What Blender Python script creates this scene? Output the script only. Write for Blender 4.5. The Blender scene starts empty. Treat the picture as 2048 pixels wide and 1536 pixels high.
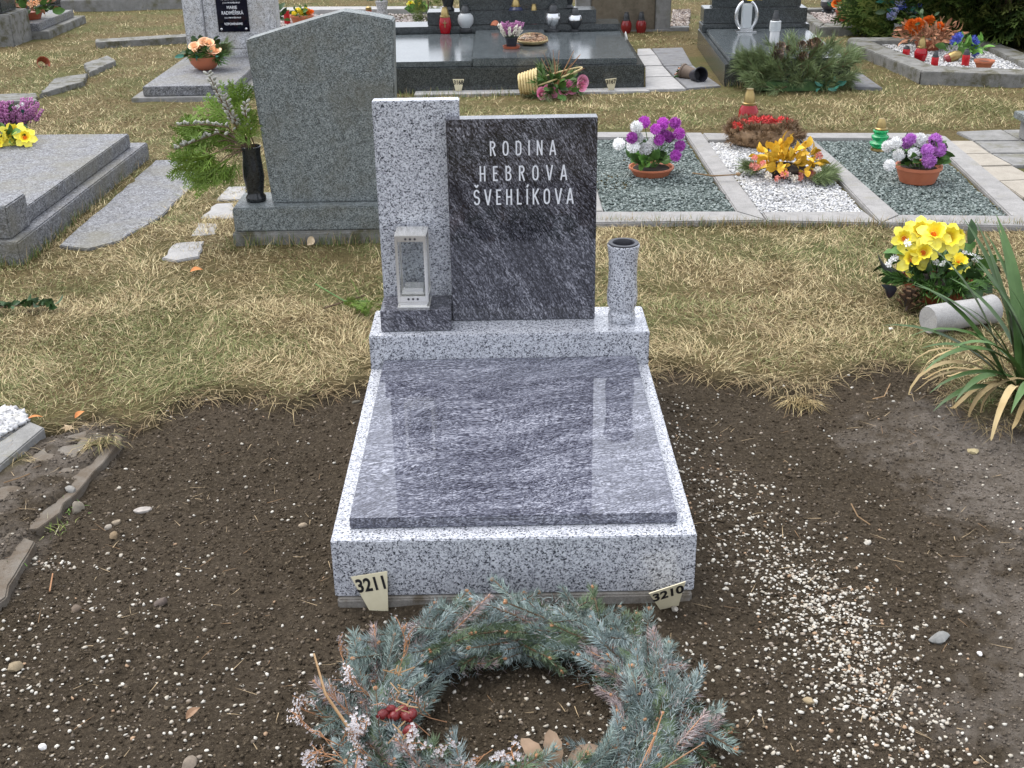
import bpy, bmesh, math, random
import numpy as np
from mathutils import Vector, Matrix, Quaternion

# ------------------------------------------------------------------ camera, sky, sun, exposure
scene = bpy.context.scene
coll = scene.collection
R = math.radians

cam_data = bpy.data.cameras.new("camera")
cam = bpy.data.objects.new("camera", cam_data)
coll.objects.link(cam)
cam_data.sensor_fit = 'HORIZONTAL'
cam_data.sensor_width = 36.0
cam_data.lens = 36.0 * 2363.12 / 2048.0
cam_data.clip_start = 0.05
cam_data.clip_end = 2000.0
cam.matrix_world = Matrix([[0.999838, 0.017526, -0.003999, 0.4161], [-0.010969, 0.418585, -0.908111, -2.335009], [-0.014242, 0.908009, 0.418709, 1.623276], [0.0, 0.0, 0.0, 1.0]])
scene.camera = cam

SUN_EL, SUN_AZ = R(62), R(-50)          # azimuth clockwise from +y: beyond the graves, to the left, behind thin cloud
world = bpy.data.worlds.new("World")
scene.world = world
world.use_nodes = True
wn, wl = world.node_tree.nodes, world.node_tree.links
wn.clear()
sky = wn.new('ShaderNodeTexSky'); sky.sky_type = 'NISHITA'; sky.sun_disc = False
sky.sun_elevation = SUN_EL; sky.sun_rotation = SUN_AZ
sky.air_density = 1.2; sky.dust_density = 4.0; sky.ozone_density = 1.0
hs = wn.new('ShaderNodeHueSaturation'); hs.inputs['Saturation'].default_value = 0.42
bg = wn.new('ShaderNodeBackground'); bg.inputs['Strength'].default_value = 0.14
wo = wn.new('ShaderNodeOutputWorld')
mixw = wn.new('ShaderNodeMix'); mixw.data_type = 'RGBA'; mixw.inputs[0].default_value = 0.62     # even cloud layer over the whole sky
mixw.inputs[7].default_value = (6.2, 6.5, 7.2, 1.0)
wl.new(sky.outputs[0], hs.inputs['Color']); wl.new(hs.outputs[0], mixw.inputs[6]); wl.new(mixw.outputs[2], bg.inputs['Color']); wl.new(bg.outputs[0], wo.inputs[0])

sd = bpy.data.lights.new("sun", 'SUN'); sd.energy = 1.3; sd.angle = R(55); sd.color = (1.0, 0.96, 0.9)
so = bpy.data.objects.new("sun", sd); coll.objects.link(so)
sdir = Vector((math.sin(SUN_AZ) * math.cos(SUN_EL), math.cos(SUN_AZ) * math.cos(SUN_EL), math.sin(SUN_EL)))
so.rotation_euler = sdir.to_track_quat('Z', 'Y').to_euler(); so.location = sdir * 30

vs = scene.view_settings
vs.view_transform = 'Standard'; vs.look = 'None'; vs.gamma = 1.0; vs.exposure = 1.0; vs.use_curve_mapping = False

# ------------------------------------------------------------------ helpers
rnd = random.Random(7)
nrg = np.random.default_rng(11)

def lin(h):
    o = []
    for i in (0, 2, 4):
        c = int(h[i:i + 2], 16) / 255
        o.append(c / 12.92 if c <= 0.04045 else ((c + 0.055) / 1.055) ** 2.4)
    return tuple(o) + (1.0,)

def rgba(c):
    if isinstance(c, str): return lin(c)
    return tuple(c) + (1.0,) if len(c) == 3 else tuple(c)

class NT:
    """thin wrapper for building a Principled material"""
    def __init__(s, name, rough=0.6, spec=0.5, metal=0.0, trans=0.0, coat=0.0):
        s.m = bpy.data.materials.new(name); s.m.use_nodes = True
        s.n, s.l = s.m.node_tree.nodes, s.m.node_tree.links
        s.p = s.n['Principled BSDF']
        s.p.inputs['Roughness'].default_value = rough
        s.p.inputs['Specular IOR Level'].default_value = spec
        s.p.inputs['Metallic'].default_value = metal
        s.p.inputs['Transmission Weight'].default_value = trans
        s.p.inputs['Coat Weight'].default_value = coat
    def add(s, t, **kw):
        k = s.n.new(t)
        for a, b in kw.items(): setattr(k, a, b)
        return k
    def coord(s, scale=(1, 1, 1), rot=(0, 0, 0)):
        tc = s.add('ShaderNodeTexCoord'); mp = s.add('ShaderNodeMapping')
        mp.inputs['Scale'].default_value = scale; mp.inputs['Rotation'].default_value = rot
        s.l.new(tc.outputs['Object'], mp.inputs['Vector'])
        return mp.outputs[0]
    def noise(s, vec, scale, detail=4, rough=0.6, dist=0.0):
        k = s.add('ShaderNodeTexNoise')
        k.inputs['Scale'].default_value = scale; k.inputs['Detail'].default_value = detail
        k.inputs['Roughness'].default_value = rough; k.inputs['Distortion'].default_value = dist
        s.l.new(vec, k.inputs['Vector'])
        return k.outputs['Fac']
    def ramp(s, fac, stops, interp='LINEAR'):
        k = s.add('ShaderNodeValToRGB'); cr = k.color_ramp; cr.interpolation = interp
        while len(cr.elements) < len(stops): cr.elements.new(0.5)
        for e, (p, c) in zip(cr.elements, stops):
            e.position = p; e.color = rgba(c)
        s.l.new(fac, k.inputs[0])
        return k.outputs[0]
    def mix(s, fac, a, b, mode='MIX'):
        k = s.add('ShaderNodeMix', data_type='RGBA', blend_type=mode)
        if isinstance(fac, (int, float)): k.inputs[0].default_value = fac
        else: s.l.new(fac, k.inputs[0])
        for sock, v in ((k.inputs[6], a), (k.inputs[7], b)):
            if hasattr(v, 'is_linked'): s.l.new(v, sock)
            else: sock.default_value = rgba(v)
        return k.outputs[2]
    def bump(s, h, strength=0.3, dist=0.002):
        k = s.add('ShaderNodeBump'); k.inputs['Strength'].default_value = strength; k.inputs['Distance'].default_value = dist
        s.l.new(h, k.inputs['Height']); s.l.new(k.outputs[0], s.p.inputs['Normal'])
    def color(s, c):
        if hasattr(c, 'is_linked'): s.l.new(c, s.p.inputs['Base Color'])
        else: s.p.inputs['Base Color'].default_value = rgba(c)
        return s
    def attr(s, name='Col'):
        k = s.add('ShaderNodeAttribute', attribute_name=name)
        return k.outputs['Color']

def noisy(name, c1, c2, scale=8, rough=0.7, bump=0.0, bscale=None, spec=0.4, metal=0.0, trans=0.0, coat=0.0, c3=None, dist=0.002):
    t = NT(name, rough, spec, metal, trans, coat)
    v = t.coord(); f = t.noise(v, scale, 5)
    st = [(0.3, c1), (0.7, c2)] if c3 is None else [(0.25, c1), (0.5, c2), (0.75, c3)]
    t.color(t.ramp(f, st))
    if bump: t.bump(t.noise(v, bscale or scale * 4, 5), bump, dist)
    return t.m

def attr_mat(name, rough=0.7, spec=0.3, trans=0.0, nscale=0, amt=0.3, bump=0.0):
    t = NT(name, rough, spec)
    c = t.attr()
    if nscale:
        v = t.coord(); f = t.noise(v, nscale, 4)
        g = t.ramp(f, [(0.3, (1 - amt,) * 3), (0.7, (1 + amt * 0.5,) * 3)])
        c = t.mix(1.0, c, g, 'MULTIPLY')
        if bump: t.bump(f, bump, 0.003)
    t.color(c)
    if trans:
        t.p.inputs['Subsurface Weight'].default_value = 0.0
    return t.m

def speckle(name, stops, grain=240, rough=0.2, clump=60, spec=0.5, stain=None, bump=0.0, coat=0.0, stain_scale=3, soft=False):
    """granite / terrazzo: hard grains from Voronoi cells, pushed lighter or darker in clumps"""
    t = NT(name, rough, spec, coat=coat)
    v = t.coord()
    wn_ = t.add('ShaderNodeTexNoise'); wn_.inputs['Scale'].default_value = grain * .8; wn_.inputs['Detail'].default_value = 3; t.l.new(v, wn_.inputs['Vector'])
    wv = t.add('ShaderNodeVectorMath', operation='MULTIPLY_ADD'); t.l.new(wn_.outputs['Color'], wv.inputs[0]); wv.inputs[1].default_value = (1.6 / grain,) * 3; t.l.new(v, wv.inputs[2])
    v = wv.outputs[0]
    vo = t.add('ShaderNodeTexVoronoi'); vo.inputs['Scale'].default_value = grain; t.l.new(v, vo.inputs['Vector'])
    sep = t.add('ShaderNodeSeparateColor'); t.l.new(vo.outputs['Color'], sep.inputs[0])
    n = t.noise(v, clump, 3)
    ma = t.add('ShaderNodeMath', operation='MULTIPLY_ADD'); t.l.new(n, ma.inputs[0]); ma.inputs[1].default_value = 0.9; ma.inputs[2].default_value = -0.45
    ad = t.add('ShaderNodeMath', operation='ADD'); t.l.new(sep.outputs[0], ad.inputs[0]); t.l.new(ma.outputs[0], ad.inputs[1])
    c = t.ramp(ad.outputs[0], stops, 'LINEAR' if soft else 'CONSTANT')
    if stain:
        s1 = t.noise(v, stain_scale, 6, 0.65)
        c = t.mix(t.ramp(s1, [(0.45, (0, 0, 0)), (0.68, (1, 1, 1))]), c, t.mix(0.65, c, stain))
    t.color(c)
    if bump: t.bump(t.noise(v, grain * 0.5, 3), bump, 0.0015)
    return t.m

def streaked(name, rot, across, along, cols, rough=0.12, warp_amt=.12):
    """migmatite-like granite: drawn out light and dark flow bands with fine crystals"""
    t = NT(name, rough, 0.75)
    base = t.coord((1, 1, 1), rot)
    warp = t.add('ShaderNodeTexNoise'); warp.inputs['Scale'].default_value = 2.8; warp.inputs['Detail'].default_value = 2
    t.l.new(base, warp.inputs['Vector'])
    wm = t.add('ShaderNodeVectorMath', operation='MULTIPLY_ADD')
    t.l.new(warp.outputs['Color'], wm.inputs[0]); wm.inputs[1].default_value = (warp_amt,) * 3; t.l.new(base, wm.inputs[2])
    m1 = t.add('ShaderNodeMapping'); m1.inputs['Scale'].default_value = (along, across, across); t.l.new(wm.outputs[0], m1.inputs[0])
    f1 = t.noise(m1.outputs[0], 1.0, 6, 0.72)
    m2 = t.add('ShaderNodeMapping'); m2.inputs['Scale'].default_value = (along * .45, across * 0.085, across * 0.085); t.l.new(wm.outputs[0], m2.inputs[0])
    f2 = t.noise(m2.outputs[0], 1.0, 4, 0.6)
    m3 = t.add('ShaderNodeMapping'); m3.inputs['Scale'].default_value = (170, 380, 380); t.l.new(wm.outputs[0], m3.inputs[0])
    vo = t.add('ShaderNodeTexVoronoi'); vo.inputs['Scale'].default_value = 1.0; t.l.new(m3.outputs[0], vo.inputs['Vector'])
    sep = t.add('ShaderNodeSeparateColor'); t.l.new(vo.outputs['Color'], sep.inputs[0])
    def mad(a, k, b):
        q = t.add('ShaderNodeMath', operation='MULTIPLY_ADD'); t.l.new(a, q.inputs[0]); q.inputs[1].default_value = k
        if hasattr(b, 'is_linked'): t.l.new(b, q.inputs[2])
        else: q.inputs[2].default_value = b
        return q.outputs[0]
    s = mad(f1, 1.0, mad(f2, 0.60, mad(sep.outputs[0], 0.44, -0.53)))
    t.color(t.ramp(s, cols))
    return t.m

def ragged(poly, amp, seg=.05, seed=1):
    """worn outline: edges cut into short lengths and nudged"""
    r2 = random.Random(seed); out = []; n = len(poly)
    for i in range(n):
        a, b = Vector(poly[i][:2]), Vector(poly[(i + 1) % n][:2]); k = max(1, int((b - a).length / seg))
        for j in range(k):
            p = a.lerp(b, j / k); m_ = .35 if j == 0 else 1.0
            out.append((p.x + r2.uniform(-amp, amp) * m_, p.y + r2.uniform(-amp, amp) * m_))
    return out

class MB:
    def __init__(s): s.v, s.f, s.mi = [], [], []
    def face(s, idx, m=0): s.f.append(tuple(idx)); s.mi.append(m)
    def poly(s, pts, m=0):
        b = len(s.v); s.v += [tuple(p) for p in pts]; s.face(range(b, b + len(pts)), m); return s
    def box(s, x0, x1, y0, y1, z0, z1, m=0):
        b = len(s.v)
        s.v += [(x0, y0, z0), (x1, y0, z0), (x1, y1, z0), (x0, y1, z0), (x0, y0, z1), (x1, y0, z1), (x1, y1, z1), (x0, y1, z1)]
        for q in ((0, 3, 2, 1), (4, 5, 6, 7), (0, 1, 5, 4), (1, 2, 6, 5), (2, 3, 7, 6), (3, 0, 4, 7)): s.face([b + i for i in q], m)
        return s
    def prism(s, poly, z0, z1, m=0):
        a = sum(poly[i][0] * poly[(i + 1) % len(poly)][1] - poly[(i + 1) % len(poly)][0] * poly[i][1] for i in range(len(poly)))
        if a < 0: poly = poly[::-1]
        n, b = len(poly), len(s.v)
        s.v += [(p[0], p[1], z0) for p in poly] + [(p[0], p[1], z1) for p in poly]
        s.face([b + i for i in range(n)][::-1], m); s.face([b + n + i for i in range(n)], m)
        for i in range(n): j = (i + 1) % n; s.face((b + i, b + j, b + n + j, b + n + i), m)
        return s
    def slab_xz(s, poly, y0, y1, m=0):
        """outline in x,z pushed from y0 (front) to y1 (back)"""
        n, b = len(poly), len(s.v)
        a = sum(poly[i][0] * poly[(i + 1) % n][1] - poly[(i + 1) % n][0] * poly[i][1] for i in range(n))
        if a < 0: poly = poly[::-1]
        s.v += [(p[0], y0, p[1]) for p in poly] + [(p[0], y1, p[1]) for p in poly]
        s.face([b + i for i in range(n)], m); s.face([b + n + i for i in range(n)][::-1], m)
        for i in range(n): j = (i + 1) % n; s.face((b + j, b + i, b + n + i, b + n + j), m)
        return s
    def lathe(s, prof, n=20, c=(0, 0, 0), m=0, ax=None, cap=True):
        b = len(s.v); k = len(prof)
        Q = Vector((0, 0, 1)).rotation_difference(Vector(ax)) if ax is not None else None
        for (r, z) in prof:
            for i in range(n):
                a = 2 * math.pi * i / n; p = Vector((r * math.cos(a), r * math.sin(a), z))
                if Q: p = Q @ p
                s.v.append((p.x + c[0], p.y + c[1], p.z + c[2]))
        for j in range(k - 1):
            for i in range(n):
                i2 = (i + 1) % n
                s.face((b + j * n + i, b + j * n + i2, b + (j + 1) * n + i2, b + (j + 1) * n + i), m)
        if cap:
            s.face([b + i for i in range(n)][::-1], m); s.face([b + (k - 1) * n + i for i in range(n)], m)
        return s
    def tube(s, pts, rad, n=6, m=0):
        pts = [Vector(p) for p in pts]; b = len(s.v); k = len(pts)
        if not hasattr(rad, '__len__'): rad = [rad] * k
        for j, p in enumerate(pts):
            d = (pts[min(j + 1, k - 1)] - pts[max(j - 1, 0)])
            d = d.normalized() if d.length > 1e-9 else Vector((0, 0, 1))
            u = d.cross(Vector((0.13, 0.21, 1)))
            u = u.normalized() if u.length > 1e-4 else Vector((1, 0, 0)); w = d.cross(u)
            for i in range(n):
                a = 2 * math.pi * i / n; q = p + (u * math.cos(a) + w * math.sin(a)) * rad[j]; s.v.append(tuple(q))
        for j in range(k - 1):
            for i in range(n):
                i2 = (i + 1) % n; s.face((b + j * n + i, b + j * n + i2, b + (j + 1) * n + i2, b + (j + 1) * n + i), m)
        s.face([b + i for i in range(n)][::-1], m); s.face([b + (k - 1) * n + i for i in range(n)], m)
        return s
    def ribbon(s, pts, wid, side, m=0, fold=0.0):
        """leaf-like strip: centre line, half widths, side vector"""
        b = len(s.v); k = len(pts)
        for p, w_, sd_ in zip(pts, wid, side if isinstance(side, list) else [side] * k):
            p = Vector(p); sd2 = Vector(sd_)
            up = Vector((0, 0, 1)) * fold * w_
            s.v += [tuple(p - sd2 * w_ + up), tuple(p), tuple(p + sd2 * w_ + up)]
        for j in range(k - 1):
            for i in (0, 1):
                q = b + j * 3 + i; s.face((q, q + 1, q + 4, q + 3), m)
        return s
    def blob(s, c, r, sx=1, sy=1, sz=1, jit=0.0, sub=1, m=0, rg=None):
        rg = rg or rnd
        bm = bmesh.new(); bmesh.ops.create_icosphere(bm, subdivisions=sub, radius=1)
        b = len(s.v)
        for v in bm.verts:
            k = 1 + rg.uniform(-jit, jit)
            s.v.append((c[0] + v.co.x * r * sx * k, c[1] + v.co.y * r * sy * k, c[2] + v.co.z * r * sz * k))
        for f in bm.faces: s.face([b + v.index for v in f.verts], m)
        bm.free(); return s
    def mesh(s, name, mats, smooth=None, bevel=0.0, bseg=2):
        me = bpy.data.meshes.new(name); me.from_pydata(s.v, [], s.f)
        for mm in (mats if isinstance(mats, (list, tuple)) else [mats]): me.materials.append(mm)
        if any(s.mi): me.polygons.foreach_set('material_index', s.mi)
        if bevel:
            bm = bmesh.new(); bm.from_mesh(me)
            es = [e for e in bm.edges if len(e.link_faces) == 2 and e.calc_face_angle(0) > 0.5]
            bmesh.ops.bevel(bm, geom=es, offset=bevel, segments=bseg, affect='EDGES', clamp_overlap=True)
            bm.to_mesh(me); bm.free()
        if smooth is not None:
            me.polygons.foreach_set('use_smooth', [True] * len(me.polygons)); me.set_sharp_from_angle(angle=R(smooth))
        me.update()
        return me
    def obj(s, name, mats, parent=None, smooth=None, bevel=0.0, bseg=2, loc=None):
        return link(name, s.mesh(name, mats, smooth, bevel, bseg), parent, loc)

def link(name, me, parent=None, loc=None, rot=None, scale=None):
    o = bpy.data.objects.new(name, me); coll.objects.link(o)
    if parent is not None: o.parent = parent
    if loc is not None: o.location = loc
    if rot is not None:
        if isinstance(rot, Quaternion): o.rotation_mode = 'QUATERNION'; o.rotation_quaternion = rot
        else: o.rotation_euler = rot
    if scale is not None: o.scale = (scale,) * 3 if isinstance(scale, (int, float)) else scale
    return o

def aim(d, roll=0.0):
    """rotation that takes +z to d, then spins by roll about d"""
    d = Vector(d).normalized()
    return Vector((0, 0, 1)).rotation_difference(d) @ Quaternion((0, 0, 1), roll)

def tag(o, label=None, cat=None, group=None, kind=None):
    if label: o['label'] = label
    if cat: o['category'] = cat
    if group: o['group'] = group
    if kind: o['kind'] = kind
    return o

def thing(name, label, cat, loc=(0, 0, 0), rz=0.0, group=None):
    o = bpy.data.objects.new(name, None); coll.objects.link(o)
    o.location = loc; o.rotation_euler = (0, 0, rz); o.empty_display_size = 0.05
    return tag(o, label, cat, group)

def big_mesh(name, verts, loops, sizes, mat, col=None, smooth=False):
    """mesh straight from arrays; col is one colour for each vertex"""
    me = bpy.data.meshes.new(name)
    nv, nl, nf = len(verts), len(loops), len(sizes)
    me.vertices.add(nv); me.vertices.foreach_set('co', np.asarray(verts, np.float32).ravel())
    me.loops.add(nl); me.loops.foreach_set('vertex_index', np.asarray(loops, np.int32))
    me.polygons.add(nf)
    st = np.concatenate([[0], np.cumsum(sizes)[:-1]]).astype(np.int32)
    me.polygons.foreach_set('loop_start', st)
    if smooth: me.polygons.foreach_set('use_smooth', np.ones(nf, bool))
    me.materials.append(mat)
    me.update(calc_edges=True); me.validate()
    if col is not None:
        a = me.color_attributes.new('Col', 'FLOAT_COLOR', 'POINT')
        c4 = np.ones((nv, 4), np.float32); c4[:, :3] = col
        a.data.foreach_set('color', c4.ravel())
    return me

def vnoise(x, y, scale, seed=0):
    """smooth value noise on arrays, 0..1"""
    x = np.asarray(x, float) * scale; y = np.asarray(y, float) * scale
    xi, yi = np.floor(x).astype(np.int64), np.floor(y).astype(np.int64)
    fx, fy = x - xi, y - yi
    fx = fx * fx * (3 - 2 * fx); fy = fy * fy * (3 - 2 * fy)
    def h(a, b):
        n = (a * 374761393 + b * 668265263 + seed * 974634777) & 0x7fffffff
        n = ((n ^ (n >> 13)) * 1274126177) & 0x7fffffff
        return ((n ^ (n >> 16)) & 0xffff) / 65535.0
    return (h(xi, yi) * (1 - fx) + h(xi + 1, yi) * fx) * (1 - fy) + (h(xi, yi + 1) * (1 - fx) + h(xi + 1, yi + 1) * fx) * fy

def inside(x, y, poly):
    x = np.asarray(x, float); y = np.asarray(y, float); r = np.zeros(x.shape, bool); n = len(poly)
    for i in range(n):
        x1, y1 = poly[i][:2]; x2, y2 = poly[(i + 1) % n][:2]
        if y1 == y2: continue
        c = ((y1 > y) != (y2 > y)) & (x < (x2 - x1) * (y - y1) / (y2 - y1) + x1)
        r ^= c
    return r

def rot_mats(n, rg, tilt=None):
    """n random rotations"""
    q = rg.normal(size=(n, 4)); q /= np.linalg.norm(q, axis=1)[:, None]
    w, x, y, z = q.T
    return np.stack([1 - 2 * (y * y + z * z), 2 * (x * y - z * w), 2 * (x * z + y * w),
                     2 * (x * y + z * w), 1 - 2 * (x * x + z * z), 2 * (y * z - x * w),
                     2 * (x * z - y * w), 2 * (y * z + x * w), 1 - 2 * (x * x + y * y)], 1).reshape(n, 3, 3)

_bm = bmesh.new(); bmesh.ops.create_icosphere(_bm, subdivisions=1, radius=1)
ICO_V = np.array([v.co[:] for v in _bm.verts]); ICO_F = np.array([[v.index for v in f.verts] for f in _bm.faces]); _bm.free()
OCT_V = np.array([(1, 0, 0), (0, 1, 0), (-1, 0, 0), (0, -1, 0), (0, 0, 1), (0, 0, -1)], float)
OCT_F = np.array([(0, 1, 4), (1, 2, 4), (2, 3, 4), (3, 0, 4), (1, 0, 5), (2, 1, 5), (3, 2, 5), (0, 3, 5)])

def rocks(name, pos, size, mat, cols, flat=0.65, jit=0.25, fine=True, seed=1, smooth=False):
    """many small stones as one mesh"""
    rg = np.random.default_rng(seed); n = len(pos)
    V, F = (ICO_V, ICO_F) if fine else (OCT_V, OCT_F)
    sc = np.stack([rg.uniform(.75, 1.3, n), rg.uniform(.75, 1.1, n), rg.uniform(.5, .9, n)], 1)
    v = V[None] * (1 + rg.uniform(-jit, jit, (n, len(V), 1))) * sc[:, None, :]
    v = np.einsum('nij,nkj->nki', rot_mats(n, rg), v)
    v[:, :, 2] *= flat
    v = v * np.asarray(size)[:, None, None] + np.asarray(pos)[:, None, :]
    k = len(V); f = (F[None] + (np.arange(n) * k)[:, None, None]).reshape(-1)
    col = np.repeat(np.asarray(cols), k, axis=0)
    return big_mesh(name, v.reshape(-1, 3), f, np.full(n * len(F), 3), mat, col, smooth)

def blades(name, root, az, lean, bend, length, width, mat, cols):
    """many grass blades as one mesh: quad + tip triangle, bending over"""
    n = len(root)
    dirh = np.stack([np.cos(az), np.sin(az), np.zeros(n)], 1)
    side = np.stack([-np.sin(az), np.cos(az), np.zeros(n)], 1)
    def step(p, ang, l): return p + dirh * (np.sin(ang) * l)[:, None] + np.array([0, 0, 1.])[None] * (np.cos(ang) * l)[:, None]
    p1 = step(root, lean, length * .5); p2 = step(p1, lean + bend, length * .5)
    w = (width * .5)[:, None]
    v = np.stack([root - side * w, root + side * w, p1 + side * w * .8, p1 - side * w * .8, p2], 1)
    idx = np.arange(n)[:, None] * 5
    loops = (idx + np.array([[0, 1, 2, 3, 3, 2, 4]])).reshape(-1)
    sizes = np.tile([4, 3], n)
    col = (np.asarray(cols)[:, None, :] * np.ones((1, 5, 1))).reshape(-1, 3)
    return big_mesh(name, v.reshape(-1, 3), loops, sizes, mat, col)

# ------------------------------------------------------------------ materials
GR_WHITE = speckle('light_granite', [(0, (.045, .048, .060)), (.09, (.14, .145, .165)), (.19, (.25, .258, .288)), (.36, (.40, .412, .447)), (.68, (.56, .573, .61))], grain=310, rough=.16, clump=120, spec=.65)
GR_SLAB = streaked('streaked_granite_flat', (0, 0, R(-15)), 210, 9, [(.28, (.024, .0245, .036)), (.45, (.070, .0725, .098)), (.60, (.148, .154, .192)), (.82, (.37, .38, .435))], rough=.03, warp_amt=.17)
GR_PLATE = streaked('streaked_granite_upright', (0, R(-56), 0), 210, 9, [(.30, (.012, .012, .016)), (.48, (.042, .042, .052)), (.64, (.115, .116, .138)), (.86, (.36, .36, .40))], rough=.06)
GR_PLINTH = streaked('streaked_granite_block', (0, R(-38), 0), 120, 12, [(.30, (.02, .02, .026)), (.48, (.06, .06, .075)), (.62, (.14, .14, .165)), (.82, (.36, .36, .40))], rough=.12)
GR_GREY = speckle('weathered_grey_granite', [(0, (.045, .053, .053)), (.2, (.105, .120, .120)), (.5, (.165, .186, .186)), (.8, (.25, .274, .272))], grain=260, rough=.55, clump=40, stain=(.10, .095, .07), bump=.15, stain_scale=4)
GR_DARK = speckle('dark_polished_granite', [(0, (.018, .021, .022)), (.35, (.040, .046, .047)), (.75, (.075, .084, .086))], grain=300, rough=.16, clump=30)
GR_DARKTOP = speckle('dark_granite_cover', [(0, (.035, .043, .047)), (.35, (.075, .088, .094)), (.75, (.12, .135, .14))], grain=300, rough=.16, clump=12)
TERRAZZO = speckle('grey_terrazzo', [(0, (.05, .05, .054)), (.18, (.105, .107, .115)), (.45, (.16, .164, .176)), (.8, (.25, .255, .27))], grain=170, rough=.7, clump=30, stain=(.14, .13, .09), bump=.2, stain_scale=3)
TERRAZZO_L = speckle('pale_terrazzo', [(0, (.12, .12, .125)), (.12, (.30, .305, .31)), (.4, (.45, .455, .47)), (.8, (.58, .58, .60))], grain=200, rough=.65, clump=30, stain=(.30, .27, .22), bump=.15, stain_scale=5)
def concrete(name, c1, c2, moss=None, mscale=6, ms=(.52, .68), bump=.5):
    t = NT(name, .9, .25); v = t.coord()
    c = t.ramp(t.noise(v, 14, 8, .7), [(.3, c1), (.7, c2)])
    c = t.mix(t.ramp(t.noise(v, 260, 2), [(.35, (.25,) * 3), (.6, (0,) * 3)]), c, (.05, .05, .05))
    if moss:
        c = t.mix(t.ramp(t.noise(v, mscale, 8, .7), [(ms[0], (0, 0, 0)), (ms[1], (1, 1, 1))]), c, moss)
    t.color(c); t.bump(t.noise(v, 120, 6, .7), bump, .004)
    return t.m
CONC = concrete('weathered_concrete', (.17, .168, .16), (.30, .295, .285), (.13, .125, .085))
CONC_L = concrete('pale_concrete', (.30, .295, .29), (.43, .42, .41), (.25, .225, .18), 9, (.6, .75))
CONC_K = concrete('kerb_concrete', (.23, .224, .216), (.36, .35, .34), (.18, .17, .13), 7, (.56, .78))
CONC_OLD = concrete('old_mossy_concrete', (.14, .14, .13), (.26, .255, .24), (.085, .08, .05), 9, (.48, .62), .8)
CONC_SOILED = concrete('soiled_concrete', (.16, .14, .115), (.25, .23, .20), (.12, .095, .07), 7, (.38, .55), .9)
CONC_FOOT = concrete('footing_concrete', (.20, .185, .165), (.31, .29, .26), (.12, .10, .075), 16, (.5, .66), .9)
CONC_SLATE = concrete('slate_paving', (.13, .13, .135), (.23, .23, .235), (.13, .115, .075), 8, (.56, .72))
CONC_BEIGE = concrete('beige_paving', (.30, .27, .225), (.40, .365, .31), (.25, .22, .175), 8, (.6, .75))
BROWNST = concrete('brown_sandstone', (.13, .105, .075), (.20, .17, .125), (.10, .085, .06), 12, (.5, .7))
STEEL = noisy('brushed_steel', (.68, .67, .64), (.84, .83, .80), 6, .18, metal=.7)
GOLD = noisy('gold_metal', (.27, .195, .075), (.40, .30, .13), 20, .35, metal=.85)
SILVER = noisy('silver_metal', (.55, .56, .57), (.8, .8, .82), 15, .25, metal=.95)
CHARCOAL = noisy('charcoal_metal', (.03, .032, .035), (.07, .072, .075), 20, .4, metal=.3)
BLACKPL = noisy('black_plastic', (.012, .012, .016), (.03, .03, .04), 10, .35)
BLACKST = noisy('black_stone', (.008, .009, .010), (.03, .033, .035), 120, .15)
TERRA = noisy('terracotta_plastic', (.36, .105, .05), (.46, .15, .075), 9, .5, c3=(.40, .14, .08))
TERRA_D = noisy('dark_terracotta', (.25, .055, .025), (.36, .10, .05), 9, .45)
WHITEPL = noisy('white_plastic', (.62, .62, .62), (.74, .74, .74), 12, .4)
IVORY = noisy('ivory_enamel', (.62, .56, .38), (.72, .66, .48), 18, .35)
INK = noisy('black_paint', (.008, .008, .01), (.016, .016, .018), 30, .5)
SILVERPAINT = noisy('silver_lettering', (.62, .63, .66), (.74, .75, .78), 40, .4)
PLAQUE = noisy('black_glass_plaque', (.004, .004, .010), (.008, .008, .016), 6, .06)
def glass(name, col, rough=.05, trans=1.0, ior=1.45):
    t = NT(name, rough, .5, trans=trans); t.p.inputs['IOR'].default_value = ior
    v = t.coord(); t.color(t.ramp(t.noise(v, 5, 2), [(.3, col), (.7, tuple(min(1, c * 1.1) for c in col))])); return t.m
GLASS = glass('clear_glass', (.93, .95, .95), .02, 1.0, 1.2)
REDGLASS = glass('red_glass', (.40, .010, .018), .08, .35)
DARKRED = glass('dark_red_glass', (.30, .03, .03), .12, .4)
GREENGLASS = glass('green_glass', (.03, .46, .16), .12, .45)
SMOKED = glass('frosted_glass', (.72, .75, .76), .25, .5)
REDPL = noisy('red_plastic', (.40, .013, .02), (.50, .025, .03), 15, .25)
def leafy(name, c1, c2, scale=30, rough=.55, spec=.35):
    t = NT(name, rough, spec); v = t.coord()
    oi = t.add('ShaderNodeObjectInfo')
    c = t.ramp(t.noise(v, scale, 4), [(.3, c1), (.7, c2)])
    hv = t.add('ShaderNodeHueSaturation'); t.l.new(c, hv.inputs['Color'])
    mr = t.add('ShaderNodeMapRange'); t.l.new(oi.outputs['Random'], mr.inputs[0]); mr.inputs[3].default_value = .72; mr.inputs[4].default_value = 1.28
    t.l.new(mr.outputs[0], hv.inputs['Value'])
    t.color(hv.outputs[0]); return t.m
LEAF_D = leafy('dark_green_leaf', (.018, .045, .014), (.05, .10, .03))
LEAF_M = leafy('mid_green_leaf', (.05, .12, .025), (.11, .22, .05))
LEAF_B = leafy('bright_green_leaf', (.10, .26, .04), (.20, .38, .08))
LEAF_TEAL = leafy('teal_leaf', (.02, .11, .08), (.05, .18, .13))
THUJA = leafy('thuja_green', (.09, .16, .02), (.20, .30, .05))
PINE_N = leafy('pine_needles', (.10, .145, .06), (.21, .26, .115))
DRYST = leafy('dry_stem', (.22, .13, .06), (.34, .22, .11))
BROWNLF = leafy('dry_brown_leaf', (.22, .12, .06), (.36, .22, .13))
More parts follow.
